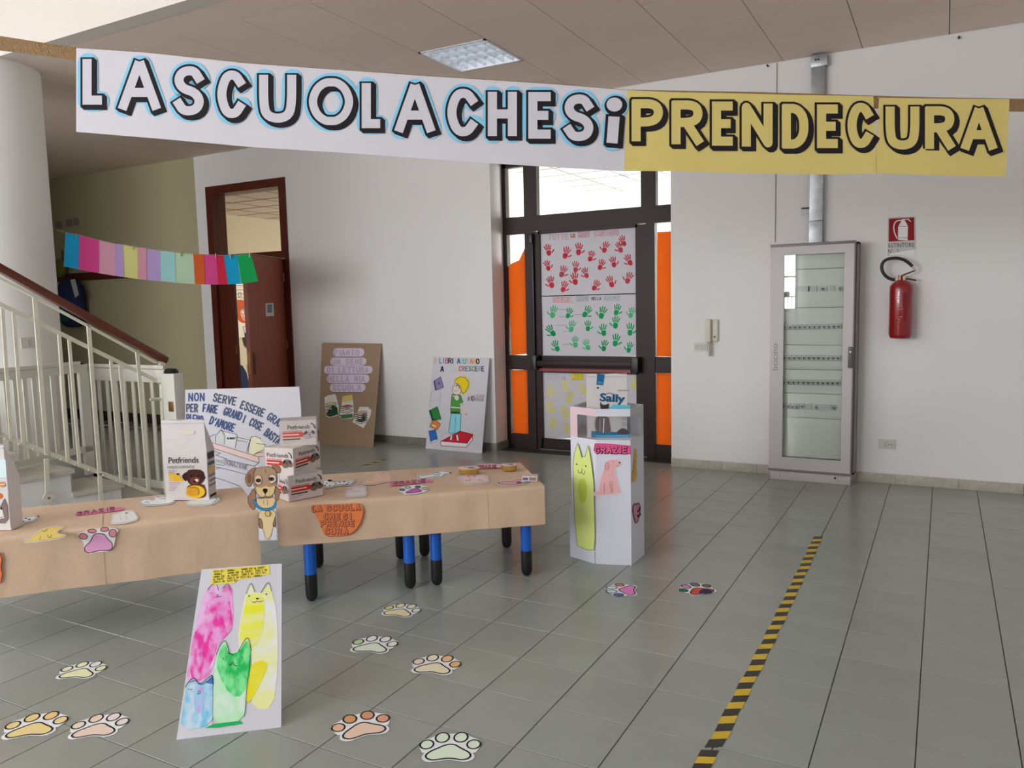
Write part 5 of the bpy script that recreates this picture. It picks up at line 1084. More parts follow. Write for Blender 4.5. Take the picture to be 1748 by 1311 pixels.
DB, DB2 = (70, 34, 30), (52, 26, 26)
ik.poly(Q([(430, 1010), (660, 990), (710, 1130), (680, 1215), (520, 1225), (390, 1180), (385, 1100)]), (96, 56, 40), 1, sm=1)
ik.poly(Q([(400, 790), (520, 775), (640, 790), (680, 880), (660, 960), (600, 1015), (500, 1025), (430, 1000), (390, 900)]), DB, 2, sm=1)
ik.poly(Q([(400, 810), (345, 850), (320, 890), (380, 970), (420, 930)]), DB2, 3, sm=1); ik.poly(Q([(640, 800), (670, 880), (690, 905), (650, 970), (620, 900)]), DB2, 3, sm=1)
ik.poly(Q([(455, 900), (580, 890), (610, 960), (560, 1010), (480, 1010), (450, 960)]), (110, 52, 46), 3, sm=1); ik.oval(*Q([(530, 960)])[0], 3.2, 2.4, (36, 20, 22), 4); ik.poly(Q([(520, 935), (560, 920), (588, 945), (560, 975)]), (230, 200, 190), 5)
for x in (470, 585): ik.oval(*Q([(x, 875)])[0], 1.6, 1.4, (20, 12, 12), 4)
ik.oval(*Q([(535, 1122)])[0], 16.5, 11, (232, 176, 30), 5); ik.oval(*Q([(500, 1115)])[0], 10.5, 8.6, (206, 146, 24), 6); ik.line(smooth(Q([(450, 1060), (560, 1050), (600, 1110), (580, 1170)])), 1.2, (150, 92, 24), 7)
ik.poly(Q([(300, 190), (330, 160), (500, 165), (530, 190), (500, 245), (330, 240)]), (206, 196, 180), 1, sm=1)
ik.build('print', bt)
side = Ink(lambda x, y, h: a + bu * (bw + h + .002) - bn * x * .10 + Vector((0, 0, y * .425)))
for i, (y0_, y1_, c_) in enumerate(((.50, .58, (70, 64, 66)), (.42, .46, (90, 100, 110)), (.33, .39, (222, 182, 90)), (.28, .30, (120, 116, 118)), (.22, .235, (120, 116, 118)), (.16, .18, (120, 116, 118)), (.02, .05, (40, 40, 44)))): side.poly([(.12, y0_), (.9, y0_), (.9, y1_), (.12, y1_)], c_, 1)
side.build('side_print', bt)
c = onz(19, 905, za); a2, b2 = c - bu * .24 - bn * .0, c + Vector((0, 0, 0))
bt2, bu2, bn2, bw2 = bag('dog_food_bag', 'white food bag with biscuit and dog print at the left end of the cover', a2, b2, .09, .40, bagm)
ik = Ink(lambda x, y, h: onp(x, y, a2, bn2) + bn2 * (h + .0022)); Q = cr(0, 740, .1373)
ik.poly([(-60, 786), (10, 784), (12, 815), (-60, 818)], (196, 216, 226), 1); ik.oval(4, 827, 6, 4.5, (196, 130, 84), 2); ik.line([(-1, 827), (9, 826)], 1.2, (230, 210, 180), 3); ik.oval(-1, 846.5, 6, 5, (200, 92, 30), 2)
ik.poly([(-60, 862), (0, 866), (8, 850), (13, 862), (15, 885), (9, 893), (-60, 895)], (120, 104, 100), 1); ik.poly([(-20, 868), (4, 868), (8, 884), (-20, 890)], (206, 200, 196), 2); ik.oval(3, 868, 1.5, 2, K, 3); ik.line([(0, 884), (6, 882)], .8, K, 3)
ik.build('print', bt2)

# ---------------------------------------------------------------- gold trays and small carton at the end of the cover
goldm = mat('gold_foil', (214, 170, 90), .3, metal=.7)
for lab, (x, y), r_, rot in (('larger gold foil food tray with printed lid, left of the pale pink strip', (801, 808.5), .052, .5), ('gold foil food tray with printed lid at the back right corner of the cover', (869, 802.5), .042, .2)):
    p = onz(x, y, za); t = thing('food_tray', lab, 'food tray', p)
    q = MB(); q.lathe(p, [(r_ * .88, 0), (r_ * .95, .003), (r_, .03), (r_ * 1.1, .031), (r_ * 1.1, .034)], goldm, n=56, sx=1.15, sy=.8, rot=rot, wob=lambda i, z: 1 - (.035 if i % 2 and z < .03 else 0)); q.build('tray', t)
    q = MB(); q.lathe(p, [(r_ * 1.06, .034), (r_ * 1.04, .036)], mat('tray_lid', (206, 204, 206), .35), n=40, sx=1.15, sy=.8, rot=rot); ld = q.build('lid', t)
    ik = Ink(lambda X, Y, h: p + Vector((X, Y, .0362 + h))); ik.oval(r_ * .3, 0, r_ * .4, r_ * .3, (110, 86, 84), 1); ik.poly([(-r_ * .7, -r_ * .1), (-r_ * .1, -r_ * .1), (-r_ * .1, r_ * .12), (-r_ * .7, r_ * .12)], (150, 140, 150), 1); ik.build('print', ld)
p = onz(903, 822, za); q = MB(); u = Vector((.95, .31, 0)); v = Vector((-.31, .95, 0)); q.frame(p - u * .04, u * .085, v * .06, (0, 0, .03), boxm); sb = tag(q.build('small_carton'), 'small white carton on the corner of the cover nearest the collection box', 'carton')
ik = Ink(lambda X, Y, h: p + u * X + Vector((0, 0, Y)) - v * (h + .0003)); ik.poly([(-.035, .008), (-.005, .008), (-.005, .022), (-.035, .022)], (90, 84, 110), 1); ik.poly([(.002, .006), (.04, .006), (.04, .024), (.002, .024)], (130, 110, 104), 1); ik.build('print', sb)

# ---------------------------------------------------------------- hexagonal collection box
V = [Vector((x, y, 0)) for x, y in ((.552, 1.364), (.743, 1.296), (.929, 1.359), (.932, 1.575), (.745, 1.648), (.555, 1.585))]
hx_ = thing('collection_box', 'white hexagonal cardboard collection box with GRAZIE sign in front of the glass door', 'box', (.74, 1.47, 0))
hb_ = mat('box_card', (226, 226, 238), .7, bump=.03); hpk = mat('box_card_pink', (228, 200, 206), .7); hgr = mat('box_card_green', (202, 208, 200), .7)
ZB, ZW, ZH = .735, .872, .915; th_ = .004; cen = Vector((.742, 1.47, 0))
def face(i, z0, z1, s0, s1, m, name, parent=hx_):
    a, b = V[i], V[(i + 1) % 6]; p, r = a.lerp(b, s0), a.lerp(b, s1); u = (b - a).normalized(); n = Vector((u.y, -u.x, 0))
    q = MB(); q.frame(Vector((p.x, p.y, z0)), r - p, (0, 0, z1 - z0), -n * th_, m); return q.build(name, parent)
for i in range(6):
    face(i, 0.0, ZB if i in (0, 1, 2) else ZH, 0, 1, hb_, 'side_panel')
for i, m_ in ((0, hpk), (1, hb_), (2, hgr)): face(i, ZW, ZH, 0, 1, m_, 'rim_panel')
face(0, ZB, ZW, 0, .28, hpk, 'window_edge'); face(2, ZB, ZW, .8, 1, hgr, 'window_edge')
film = glass('clear_film', fac=.05)
for i, s0, s1 in ((0, .28, 1), (1, 0, 1), (2, 0, .8)): face(i, ZB, ZW, s0, s1, film, 'film_window')
q = MB(); q.slab([cen + (v - cen) * .965 + Vector((0, 0, ZB - .012)) for v in V], (0, 0, .006), hb_); q.build('shelf', hx_)
q = MB(); a, b = V[0], V[1]; u = (b - a).normalized(); n = Vector((u.y, -u.x, 0)); q.frame(a - u * .012 + n * .004 + Vector((0, 0, 0)), (b - a) * .98, (0, 0, .30), n * .003, hb_); q.build('base_wrap', hx_)
def fplane(i, off=.0012):
    a, b = V[i], V[(i + 1) % 6]; u = (b - a).normalized(); n = Vector((u.y, -u.x, 0)); return lambda x, y, h: onp(x, y, a + n * (off + th_ * 0), n) + n * h
Q = cr(950, 620, .2744)
ik = Ink(fplane(0, .0085)); GY_ = (208, 222, 120)
gc = Q([(133, 495), (158, 585), (178, 580), (198, 510), (215, 600), (232, 740), (236, 900), (240, 1080), (234, 1160), (200, 1165), (130, 1135), (115, 1000), (108, 800), (103, 640), (112, 560)])
ik.poly(gc, GY_, 1); ik.poly(Q([(130, 720), (190, 720), (190, 860), (145, 880)]), (192, 212, 70), 2, sm=1); ik.line(gc, .6, (90, 96, 60), 3, closed=True)
ik.oval(*Q([(127, 628)])[0], .9, 1.6, K, 4); ik.oval(*Q([(184, 640)])[0], .9, 1.6, K, 4); ik.line(smooth(Q([(135, 665), (142, 685), (158, 680), (160, 655)])), .7, (70, 70, 50), 4); ik.line(smooth(Q([(158, 680), (170, 695), (180, 670)])), .7, (70, 70, 50), 4)
ik.build('cat_drawing', hx_)
ik = Ink(fplane(1, .002)); PK = (226, 164, 166)
pd = Q([(305, 620), (330, 600), (380, 600), (402, 618), (395, 635), (362, 650), (368, 700), (385, 760), (400, 805), (340, 815), (240, 822), (225, 812), (262, 795), (275, 720), (295, 660)])
ik.line(pd, 2.2, (230, 200, 206), 1, closed=True); ik.poly(pd, PK, 2); ik.oval(*Q([(314, 640)])[0], 3.2, 7, (220, 150, 152), 3, out=(150, 90, 96), ow=.5); ik.oval(*Q([(392, 618)])[0], 1.5, 1.3, K, 4); ik.oval(*Q([(352, 612)])[0], .6, .6, K, 4)
for l in ([(298, 745), (298, 810)], [(330, 740), (345, 805)], [(345, 735), (350, 800)], [(372, 640), (390, 636)]): ik.line(Q(l), .6, (120, 70, 80), 4)
gz = Q([(240, 500), (320, 502), (460, 515), (462, 565), (350, 562), (232, 545)]); ik.poly(gz, (222, 74, 128), 1); ik.line(gz, 1, (200, 50, 110), 2, closed=True)
ik.text('GRAZIE', 1016.5, 773, 9.5, 10.4, 4.0, (60, 16, 40), 3, .8, .62); ik.text('GRAZIE', 1016, 772.5, 9.5, 10.4, 2.0, (236, 96, 144), 4, .8, .62)
ik.build('dog_drawing', hx_)
ik = Ink(fplane(2, .002))
ik.poly(Q([(480, 545), (495, 525), (503, 560), (498, 640), (505, 700), (490, 735), (466, 742), (465, 700), (478, 640)]), (206, 166, 84), 1, sm=1); ik.line(Q([(485, 600), (480, 690)]), .6, (140, 100, 40), 2)
ht = smooth(Q([(472, 905), (482, 872), (496, 880), (508, 866), (520, 885), (520, 930), (498, 1005), (480, 960)]), True, 1); ik.poly(ht, (198, 130, 150), 1); ik.line(ht, 1.2, (60, 20, 40), 2, closed=True)
for x, y in ((506, 950), (508, 920), (516, 905), (518, 940)): ik.oval(*Q([(x, y)])[0], 1.6, 2.6, K, 3)
ik.build('heart_drawing', hx_)
# litter bag standing in the box
dirc = Vector((CAM.x - cen.x, CAM.y - cen.y, 0)).normalized(); uu = Vector((-dirc.y, dirc.x, 0)); mid = cen + dirc * .045
a3 = mid - uu * .118 + Vector((0, 0, ZB - .005)); b3 = mid + uu * .118 + Vector((0, 0, ZB - .005))
bt3, bu3, bn3, bw3 = bag('litter_bag', 'white cat litter bag with blue lettering standing inside the collection box', a3, b3, .095, .375, bagm, taper=.65)
ik = Ink(lambda x, y, h: onp(x, y, a3, bn3) + bn3 * (h + .0024)); Q = cr(960, 620, .1144)
ik.poly(Q([(520, 150), (632, 175), (608, 328), (508, 322)]), (20, 98, 150), 1); ik.font('10 L', 1020.5, 654.5, 3.5, 9, (150, 200, 220), 2, ang=5); ik.font('vincent', 1054, 667.5, 3.2, 20, (60, 60, 66), 2); ik.font('Sally', 1023.5, 684, 13.5, 43, (14, 82, 124), 2, ang=4, bold=.03)
for i in range(4): ik.line([(1035.5 + i * 3, 673 - (i in (1, 2)) * 1), (1036 + i * 3, 671 - (i in (1, 2)) * 1)], 1, (40, 40, 50), 2)
ik.oval(1020.5, 662, 1.8, 1.6, (60, 40, 50), 2)
ik.poly(Q([(760, 612), (1010, 630), (1020, 690), (690, 680)]), (90, 186, 206), 1)
ik.poly(Q([(560, 575), (600, 620), (640, 620), (695, 600), (690, 670), (660, 700), (570, 700)]), (60, 50, 56), 2); ik.poly(Q([(480, 880), (510, 780), (690, 790), (700, 900), (730, 1030), (640, 1035), (560, 1040), (490, 1000)]), (112, 98, 100), 2, sm=1); ik.line(Q([(560, 830), (560, 1010)]), 1, (180, 170, 170), 3); ik.line(Q([(620, 830), (610, 1030)]), 2, (225, 222, 222), 3)
ik.poly(Q([(430, 1010), (1020, 1035), (1020, 1135), (470, 1165), (430, 1100)]), (20, 116, 164), 1); ik.line(Q([(500, 1080), (980, 1085)]), 2.5, (60, 160, 200), 2)
ik.poly(Q([(800, 1040), (850, 985), (900, 965), (960, 985), (1000, 1050), (900, 1062)]), (84, 72, 76), 2, sm=1)
for y in (815, 840, 880, 905, 925): ik.line(Q([(880, y), (1000, y + 4)]), .7, (130, 130, 136), 2)
ik.build('print', bt3)

# ---------------------------------------------------------------- cat painting leaning against the left cover
a4, b4 = onz(301, 1263), onz(481, 1241)
dd4 = (b4 - a4).normalized(); n4 = Vector((dd4.y, -dd4.x, 0))
tc4 = onp(412, 967, a4 - n4 * .33, n4); n5 = (b4 - a4).cross(tc4 - a4).normalized()
if n5.dot(CAM - a4) < 0: n5 = -n5
def wash(name, c1, c2, sc, st, lo=.4, hi=.6):
    if name in MC: return MC[name]
    M = bpy.data.materials.new(name); M.use_nodes = True; nt = M.node_tree; b = nt.nodes['Principled BSDF']; b.inputs['Roughness'].default_value = .7
    tc = nt.nodes.new('ShaderNodeTexCoord'); mp = nt.nodes.new('ShaderNodeMapping'); mp.inputs['Scale'].default_value = st; mp.inputs['Rotation'].default_value = (0, 0, .6); nt.links.new(tc.outputs['Object'], mp.inputs[0])
    n = nt.nodes.new('ShaderNodeTexNoise'); n.inputs['Scale'].default_value = sc; n.inputs['Detail'].default_value = 6; nt.links.new(mp.outputs[0], n.inputs['Vector'])
    mr = nt.nodes.new('ShaderNodeMapRange'); mr.inputs[1].default_value = lo; mr.inputs[2].default_value = hi; nt.links.new(n.outputs[0], mr.inputs[0])
    mx = nt.nodes.new('ShaderNodeMix'); mx.data_type = 'RGBA'; nt.links.new(mr.outputs[0], mx.inputs[0]); mx.inputs[6].default_value = rgb(c1, INK); mx.inputs[7].default_value = rgb(c2, INK); nt.links.new(mx.outputs[2], b.inputs['Base Color']); MC[name] = M; return M
q = MB(); q.slab([onp(x, y, a4, n5) for x, y in ((344, 972), (481, 962), (480, 1242), (301, 1264))], -n5 * .012, paperm); cp = tag(q.build('cat_painting'), 'white board painted with pink, yellow, green and blue cats, leaning on a table', 'painting')
ik = Ink(lambda x, y, h: onp(x, y, a4, n5) + n5 * (h + .0003)); Q = cr(280, 940, .2594)
wp = wash('wash_pink', (236, 40, 150), (240, 150, 205), 7, (5, 5, .8)); wpl = wash('wash_pale_pink', (240, 176, 216), (236, 110, 180), 8, (3, 3, 1.5)); wy = wash('wash_yellow', (218, 226, 40), (232, 238, 140), 5, (.8, .8, 7)); wyl = wash('wash_pale_yellow', (232, 236, 150), (230, 226, 214), 5, (2, 2, 3)); wyo = wash('wash_gold', (226, 204, 0), (222, 216, 70), 5, (2, 2, 3))
wg_ = wash('wash_green', (10, 176, 80), (120, 216, 140), 6, (5, 5, 1.2)); wgl = wash('wash_pale_green', (150, 226, 150), (196, 228, 200), 6, (3, 3, 1.5)); wb = wash('wash_blue', (110, 184, 236), (186, 204, 236), 6, (6, 6, .8)); wbv = wash('wash_violet', (206, 130, 210), (150, 190, 226), 8, (5, 5, 1))
ik.poly(Q([(318, 128), (693, 95), (695, 155), (480, 195), (465, 215), (308, 225)]), wash('wash_label', (226, 196, 60), (232, 206, 80), 8, (1, 1, 1)), 3)
random.seed(11)
for y in range(5):
    x = 328 + random.uniform(-4, 4)
    for w_ in range(4 if y < 4 else 2):
        ik.text(['TUTTI GLI', 'ANIMALI', 'HANNO DIRITTO', 'AL RISPETTO', 'CURA E AMORE'][(y + w_) % 5][:9], *Q([(x, 146 + y * 17 - (x - 320) * .085)])[0], 2.8, 2.2, .7, (120, 96, 30), 4, -5); x += 88 + random.uniform(-5, 5)
ik.poly(Q([(300, 232), (345, 225), (360, 262), (400, 228), (435, 225), (452, 262), (458, 500), (430, 545), (375, 590), (345, 680), (315, 800), (250, 860), (150, 862), (155, 780), (185, 600), (210, 490), (230, 380), (265, 290)]), wpl, 1, sm=1)
ik.poly(Q([(262, 365), (330, 310), (430, 310), (445, 420), (452, 500), (420, 555), (360, 610), (330, 700), (280, 800), (240, 850), (165, 830), (190, 640), (210, 505), (320, 480), (310, 400)]), wp, 2, sm=1)
ik.poly(Q([(540, 270), (570, 215), (600, 275), (645, 275), (690, 210), (710, 275), (745, 420), (750, 760), (720, 1040), (590, 1045), (560, 900), (480, 620), (510, 400)]), wyl, 1, sm=1)
ik.poly(Q([(540, 285), (660, 282), (660, 450), (640, 560), (600, 640), (500, 640), (505, 480), (530, 380)]), wy, 2, sm=1); ik.poly(Q([(575, 740), (660, 722), (690, 760), (640, 860), (590, 960), (540, 1020), (540, 850)]), wyo, 2, sm=1)
ik.poly(Q([(345, 690), (365, 620), (405, 585), (428, 675), (490, 665), (545, 575), (575, 660), (570, 760), (545, 900), (530, 1130), (320, 1160), (325, 900), (330, 760)]), wgl, 4, sm=1)
ik.poly(Q([(350, 700), (400, 592), (425, 680), (495, 670), (550, 580), (572, 655), (570, 790), (520, 960), (440, 960), (350, 800)]), wg_, 5, sm=1); ik.poly(Q([(330, 1140), (500, 1120), (520, 1140), (350, 1165), (270, 1168)]), (20, 176, 90), 6)
ik.poly(Q([(145, 920), (150, 870), (195, 840), (240, 890), (320, 818), (325, 960), (320, 1155), (105, 1182), (130, 1000)]), wb, 3, sm=1); ik.poly(Q([(195, 900), (265, 890), (260, 1060), (200, 1080)]), wbv, 4, sm=1); ik.poly(Q([(275, 870), (322, 820), (326, 880)]), (50, 110, 190), 5)
BK = (40, 40, 36)
for l in ([(290, 262), (305, 232), (325, 222)], [(350, 225), (360, 262)], [(388, 250), (410, 220), (425, 222), (437, 262)], [(540, 285), (565, 220), (580, 215), (598, 275)], [(638, 278), (680, 210), (695, 212), (708, 268)], [(345, 685), (370, 620), (402, 585), (425, 640), (428, 680)], [(492, 662), (535, 580), (555, 572), (568, 610), (574, 660)], [(430, 675), (460, 690)]): ik.line(smooth(Q(l), n=2), .9, BK, 7)
ik.line(Q([(568, 680), (562, 780), (545, 900), (530, 1095)]), .6, BK, 7); ik.line(Q([(322, 890), (320, 1150)]), .6, BK, 7); ik.line(smooth(Q([(140, 900), (165, 860), (200, 830), (235, 890), (300, 830), (320, 815), (326, 885)])), 1.2, (40, 44, 90), 7); ik.line(smooth(Q([(170, 870), (210, 850), (240, 895), (310, 840)])), .7, (40, 44, 90), 7)
for x, y in ((560, 300), (674, 288)): ik.oval(*Q([(x, y)])[0], 1.5, 1.1, BK, 8)
ik.oval(*Q([(615, 317)])[0], 2.4, 1.3, BK, 8); ik.line(smooth(Q([(580, 335), (595, 345), (612, 330), (630, 342), (650, 330)])), .8, BK, 8)
ik.line(Q([(305, 280), (320, 284)]), .7, BK, 8); ik.line(Q([(385, 268), (398, 266)]), .7, BK, 8); ik.oval(*Q([(352, 294)])[0], 1.2, 1.0, BK, 8); ik.line(smooth(Q([(338, 302), (350, 312), (352, 296), (362, 308), (378, 300)])), .7, BK, 8)
ik.line(Q([(385, 705), (395, 718)]), .9, BK, 8); ik.line(Q([(510, 700), (520, 712)]), .9, BK, 8); ik.line(smooth(Q([(425, 745), (440, 762), (450, 725), (462, 758), (485, 760)])), .9, BK, 8)
ik.line(smooth(Q([(160, 910), (175, 920), (188, 910)])), .7, BK, 8); ik.line(smooth(Q([(222, 945), (230, 915), (242, 938), (222, 945)])), .7, BK, 8)
ik.build('painted_cats', cp)
q = MB(); st = onp(412, 980, a4, n5) - n5 * .02; q.slab([st + dd4 * .03 * s for s in (-1, 1)] + [Vector((st.x, st.y, 0)) - n4 * .12 + dd4 * .03 * s for s in (1, -1)], -n4 * .004, brown); q.build('back_prop', cp)

# ---------------------------------------------------------------- paper paws and tape on the floor
gfn = lambda x, y, h: onz(x, y, .0008) + Vector((0, 0, h))
GR, PE, YP, OP = (206, 222, 196), (232, 200, 172), (230, 222, 172), (228, 196, 132)
for lab, pad, toe, sz, cp_, ct in (
    ('pale green paper paw at the bottom of the floor, nearest the photographer', (766, 1285), (771, 1260), 0.078, GR, [(206, 222, 196)] * 4),
    ('peach paper paw with orange toes on the floor right of the cat painting', (620, 1246), (613, 1227), .078, (230, 188, 164), [(222, 172, 140), (206, 148, 96), (206, 140, 100), (214, 150, 116)]),
    ('cream paper paw with orange outer toes between the green and orange ones', (740, 1141), (752, 1123), .078, (232, 208, 176), [(222, 200, 180), (228, 214, 190), (226, 178, 132), (226, 172, 110)]),
    ('pale green paper paw with one dark green toe below the table legs', (634, 1106), (645, 1093), .078, (208, 226, 196), [(176, 200, 150), (222, 226, 218), (222, 226, 214), (222, 226, 214)]),
    ('yellow paper paw on the floor just in front of the blue legs', (681, 1046), (694, 1034.5), .072, (222, 208, 160), [(214, 200, 130), (224, 214, 172), (226, 218, 190), (226, 222, 206)]),
    ('small pale yellow paper paw left of the cat painting, highest of the three there', (134, 1150), (150, 1136.5), .07, (226, 220, 172), [(224, 220, 186), (224, 220, 176), (224, 224, 214), (226, 222, 176)]),
    ('yellow orange paper paw at the lower left corner of the floor', (54, 1246), (69, 1227), .078, (226, 198, 130), [(226, 196, 130), (226, 194, 124), (224, 186, 116), (226, 200, 136)]),
    ('pale peach paper paw left of the bottom of the cat painting', (163, 1247), (176, 1230), .074, (230, 196, 178), [(230, 204, 184), (228, 196, 172), (226, 204, 200), (226, 206, 200)]),
    ('paper paw with pink pad and blue toe near the foot of the collection box', (1071, 1008), (1045, 1007), .07, (226, 120, 190), [(70, 110, 190), (210, 222, 220), (210, 222, 220), (206, 120, 110)]),
    ('paper paw with red and navy pad right of the collection box', (1195, 1009), (1180, 1001), .07, (210, 74, 66), [(40, 120, 80), (206, 130, 180), (110, 110, 110), (130, 100, 80)])):
    P0_, P1_ = onz(*pad), onz(*toe); ik = Ink(lambda X, Y, h: Vector((X, Y, .001 + h)))
    paw(ik, (P0_.x, P0_.y), (P1_.x, P1_.y), sz, cp_, ct)
    if 'navy' in lab: ik.poly([(P0_.x, P0_.y - .05), (P0_.x + .07, P0_.y - .01), (P0_.x + .05, P0_.y + .04), (P0_.x, P0_.y + .03)], (60, 50, 90), 4, sm=1)
    tag(ik.build('paw_cutout', None), lab, 'paper cutout')
yelm = mat('tape_yellow', (222, 186, 44), .45, var=.08, vscale=30); blkm = mat('tape_black', (58, 52, 46), .5, var=.2, vscale=40)
def tape(name, label, pts, w, n, seed):
    random.seed(seed); q = MB(); P = [onz(*p) for p in pts]; tot = sum((b - a).length for a, b in zip(P, P[1:])); st_ = tot / n
    def at_(s):
        for a, b in zip(P, P[1:]):
            l = (b - a).length
            if s <= l: return a.lerp(b, s / l), (b - a).normalized()
            s -= l
        return P[-1], (P[-1] - P[-2]).normalized()
    for k in range(n):
        p, d = at_(k * st_); r, d2 = at_((k + 1) * st_); sd = Vector((-d.y, d.x, 0)); j0 = math.sin(k * 1.3) * .003; sk = d * st_ * .55
        z_ = Vector((0, 0, .001)); q.slab([p + sd * (w / 2 + j0) + z_ - sk * .5, r + sd * (w / 2 + j0) + z_ - sk * .5, r - sd * (w / 2 - j0) + z_ + sk * .5, p - sd * (w / 2 - j0) + z_ + sk * .5], (0, 0, .0006), yelm if k % 2 else blkm)
    return tag(q.build(name), label, 'tape')
tape('hazard_tape', 'long yellow and black hazard tape running across the floor tiles', [(1397, 916), (1376, 962), (1345, 1026), (1318, 1082), (1290, 1138), (1262, 1192), (1235, 1245), (1218, 1276)], .052, 47, 2)
tape('hazard_tape', 'torn end piece of the hazard tape at the bottom edge of the photo', [(1212, 1281), (1203, 1298), (1182, 1340)], .055, 5, 3)
tape('hazard_tape', 'short strip of hazard tape on the floor behind the kraft paper cover', [(622, 794.5), (640, 789.5), (656, 784.5)], .05, 5, 4)

# ---------------------------------------------------------------- coloured paper garland
e0 = CAM + ray(112, 396) * 6.7; e1 = CAM + ray(440, 460) * 7.7
gp_, gn_ = vplane(e0, e1)
gf = lambda x, y, off=0.0: onp(x, y, gp_, gn_) + gn_ * off
gl = thing('paper_garland', 'string of pastel and bright coloured paper sheets hanging from the column to the wooden door', 'garland', gf(270, 450))
tops = [(112, 396.5), (135.5, 401), (169, 409.5), (197, 415.8), (209, 417.2), (235, 421.6), (250, 423.3), (273.6, 427), (298, 430), (329.8, 433), (347.6, 434), (369, 434.8), (381.3, 435.6), (404.8, 434.8), (428, 433)]
bots = [(108.5, 454.5), (134, 460), (169, 466.5), (197, 471), (212, 473), (235.4, 476.5), (250.5, 478), (274.5, 480), (299.4, 482.5), (332.8, 485), (349.6, 485.5), (372.7, 486), (388.5, 485.5), (412, 484.5), (440.5, 480)]
gcol = [(0, 150, 204), (208, 62, 134), (232, 150, 172), (172, 146, 200), (208, 202, 128), (232, 142, 162), (174, 150, 202), (150, 206, 222), (176, 214, 176), (226, 88, 36), (216, 66, 134), (200, 30, 64), (0, 156, 208), (0, 160, 80)]
for i, c in enumerate(gcol):
    q = MB(); off = .004 * (i % 2)
    q.slab([gf(*tops[i], off), gf(*tops[i + 1], off), gf(*bots[i + 1], off), gf(*bots[i], off)], -gn_ * .001, mat('garland_%d' % i, c, .7, k=1.5, bump=.1, bscale=8)); q.build('paper_sheet', gl)
q = MB(); q.tube([gf(97, 392.5)] + [gf(x, y + .6, .004) for x, y in tops] + [Vector((-4.43, YL - .06, 2.135))], .002, mat('string', (190, 180, 160), .7), n=5); q.build('string', gl)
for x, y in ((130, 399), (226, 419.5), (307, 431), (367, 434), (392, 435), (425, 433)):
    q = MB(); p = gf(x, y + 1, .008); q.frame(p - Vector((0, 0, .03)) - gn_ * .006, Vector((.006, 0, 0)), (0, 0, .045), gn_ * .012, mat('peg_wood', (206, 196, 160), .6)); q.build('clothes_peg', gl)

# ---------------------------------------------------------------- the big banner
BD = 3.5
b0, b1 = CAM + ray(130, 150) * BD, CAM + ray(1722, 235) * BD
bp_, bn_ = vplane(b0, b1)
bf = lambda x, y, h: onp(x, y, bp_, bn_) + bn_ * h
bnr = thing('banner', 'long white and yellow paper banner reading LA SCUOLA CHE SI PRENDE CURA', 'banner', bf(900, 220, 0))
burl = mat('burlap', (176, 140, 98), .9, bump=1.0, bscale=160, var=.14, vscale=90)
wfil = mat('letter_white', (217, 212, 220), .75, spec=.2); yfil = mat('letter_yellow', (224, 203, 123), .75, spec=.2)
wpap = mat('banner_white', (219, 215, 222), .75, bump=.35, bscale=3.2, spec=.25); ypap = mat('banner_yellow', (224, 203, 123), .75, bump=.35, bscale=3.2, k=1.02, spec=.25)
top = [(-300, 10), (0, 61), (70, 72), (130, 81), (250, 89), (425, 107), (600, 120), (752, 130), (927, 141), (1072, 153), (1300, 157), (1491, 163), (1600, 166), (1723, 168), (1748, 168.5), (2100, 176)]
vs = []
for i, (x, y) in enumerate(top): vs += [bf(x, y, -.002), bf(x, y + (22 if x > 60 else 25), -.002)]
q = MB(); q.add(vs, [(2 * i, 2 * i + 1, 2 * i + 3, 2 * i + 2) for i in range(len(top) - 1)], burl); q.add([v - bn_ * .002 for v in vs], [(2 * i + 2, 2 * i + 3, 2 * i + 1, 2 * i) for i in range(len(top) - 1)], burl); q.build('burlap_ribbon', bnr)
def bsheet(name, tp, bt, m, hh=0.0):
    q = MB(); k = len(tp); vs = [bf(x, y, hh) for x, y in tp] + [bf(x, y, hh + (.004 if i % 2 else 0)) for i, (x, y) in enumerate(bt)]
    q.add(vs, [(i, k + i, k + i + 1, i + 1) for i in range(k - 1)], m); q.add([v - bn_ * .0008 for v in vs], [(i + 1, k + i + 1, k + i, i) for i in range(k - 1)], m); return q.build(name, bnr)
whs = bsheet('white_paper', [(130, 82), (250, 90), (425, 108.5), (600, 121), (752, 131.5), (927, 142.5), (1072, 154)], [(130, 225), (283, 238), (429, 251), (600, 262), (849, 279.5), (950, 286), (1066, 292.5)], wpap)
ys1 = bsheet('yellow_paper', [(1071, 154), (1148, 157.5), (1240, 159), (1330, 161.5), (1420, 163), (1491, 164.5)], [(1065, 292), (1148, 292.5), (1211, 294.5), (1328, 297), (1420, 298), (1495, 296)], ypap, .001)
ys2 = bsheet('yellow_paper', [(1500, 167), (1610, 168.5), (1723, 169.5)], [(1493, 296), (1610, 300), (1716, 301.5)], ypap, .002)
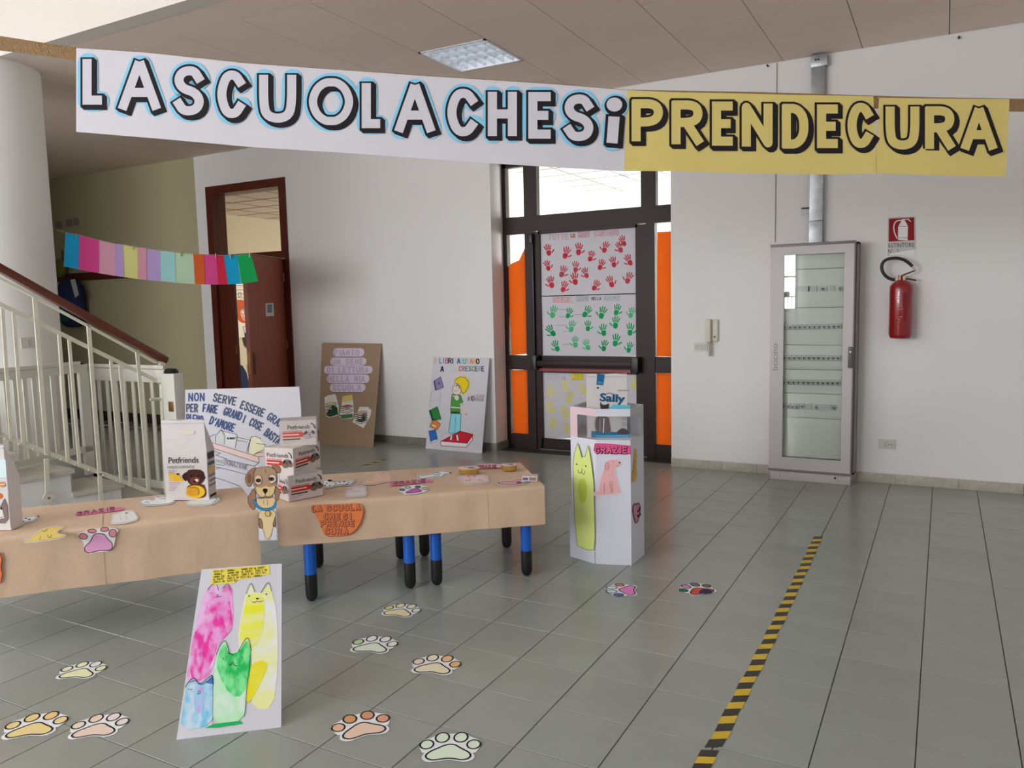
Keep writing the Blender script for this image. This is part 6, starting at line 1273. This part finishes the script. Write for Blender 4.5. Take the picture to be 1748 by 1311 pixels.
def bubble(ik, ch, x0, y0, x1, y1, fill, halo, bw=14.0, ol=3.8):
    m = bw / 2 + ol; X0, Y0, X1, Y1 = x0 + m, y0 + m, x1 - m - 6, y1 - m - 5
    g = GL[ch]; R_ = []
    for kind, pl in g:
        P = [(X0 + px * (X1 - X0), Y1 - py * (Y1 - Y0)) for px, py in pl]
        cl_ = bool(kind and pl[0] == pl[-1]); R_.append((smooth(P[:-1], True, 2) if cl_ else smooth(P, n=2) if kind else P, cl_))
    for P, cl_ in R_:
        if halo: ik.line([(a + 1, b + 1) for a, b in P], bw + 2 * ol + 12, (120, 190, 222), 2, closed=cl_)
    for P, cl_ in R_:
        for k in range(6): ik.line([(a + k * 1.1, b + k * 1.0) for a, b in P], bw + 2 * ol, (34, 28, 32), 3 + k * .05, sq=True, closed=cl_)
    for P, cl_ in R_: ik.line(P, bw, fill, 5, sq=True, closed=cl_)
for nm_, lst, fill, halo, par in (
  ('lettering', [('L', 137, 96, 190, 188), ('A', 200, 100, 284, 198), ('S', 293, 111, 361, 205), ('C', 368, 118, 430, 210), ('U', 438, 123, 518, 217), ('O', 524, 130, 613, 223), ('L', 613, 137, 664, 228), ('A', 671, 140, 752, 236), ('C', 760, 149, 826, 241), ('H', 829, 152, 894, 243), ('E', 898, 154, 954, 246), ('S', 958, 159, 1025, 249), ('i', 1028, 163, 1069, 256)], wfil, True, whs),
  ('lettering', [('P', 1074, 166, 1143, 252), ('R', 1142, 168, 1211, 257), ('E', 1211, 170, 1264, 258), ('N', 1261, 172, 1330, 261), ('D', 1330, 174, 1389, 263), ('E', 1390, 175, 1443, 262), ('C', 1442, 173, 1500, 261)], yfil, False, ys1),
  ('lettering', [('U', 1506, 177, 1580, 263), ('R', 1574, 178, 1640, 265), ('A', 1636, 180, 1710, 266)], yfil, False, ys2)):
    ik = Ink(lambda x, y, h: bf(x, y, h + .003))
    for l in lst:
        if l[0] == 'i':
            _, x0, y0, x1, y1 = l
            for c_, r_, z_ in (((120, 190, 222), 20, 2), ((34, 28, 32), 16.5, 3)): ik.oval(1050 + (1 if z_ == 3 else 0), 181, r_ + 3, r_ + 1, c_, z_)
            ik.oval(1048.5, 179, 13.5, 12, wfil, 5)
            ik.line([(1046, 212), (1045, 240)], 36, (120, 190, 222), 2)
            for k in range(6): ik.poly([(1034 + k, 195 + k * .8), (1062 + k, 196 + k * .8), (1058 + k, 250 + k * .8), (1030 + k, 248 + k * .8)], (34, 28, 32), 3 + k * .05)
            ik.poly([(1038.5, 199), (1057.5, 200), (1054, 245.5), (1035, 244)], wfil, 5)
        elif l[0] == 'O': bubble(ik, *l, fill, halo)
        else: bubble(ik, *l, fill, halo, bw=15.5)
    ik.build(nm_, par)
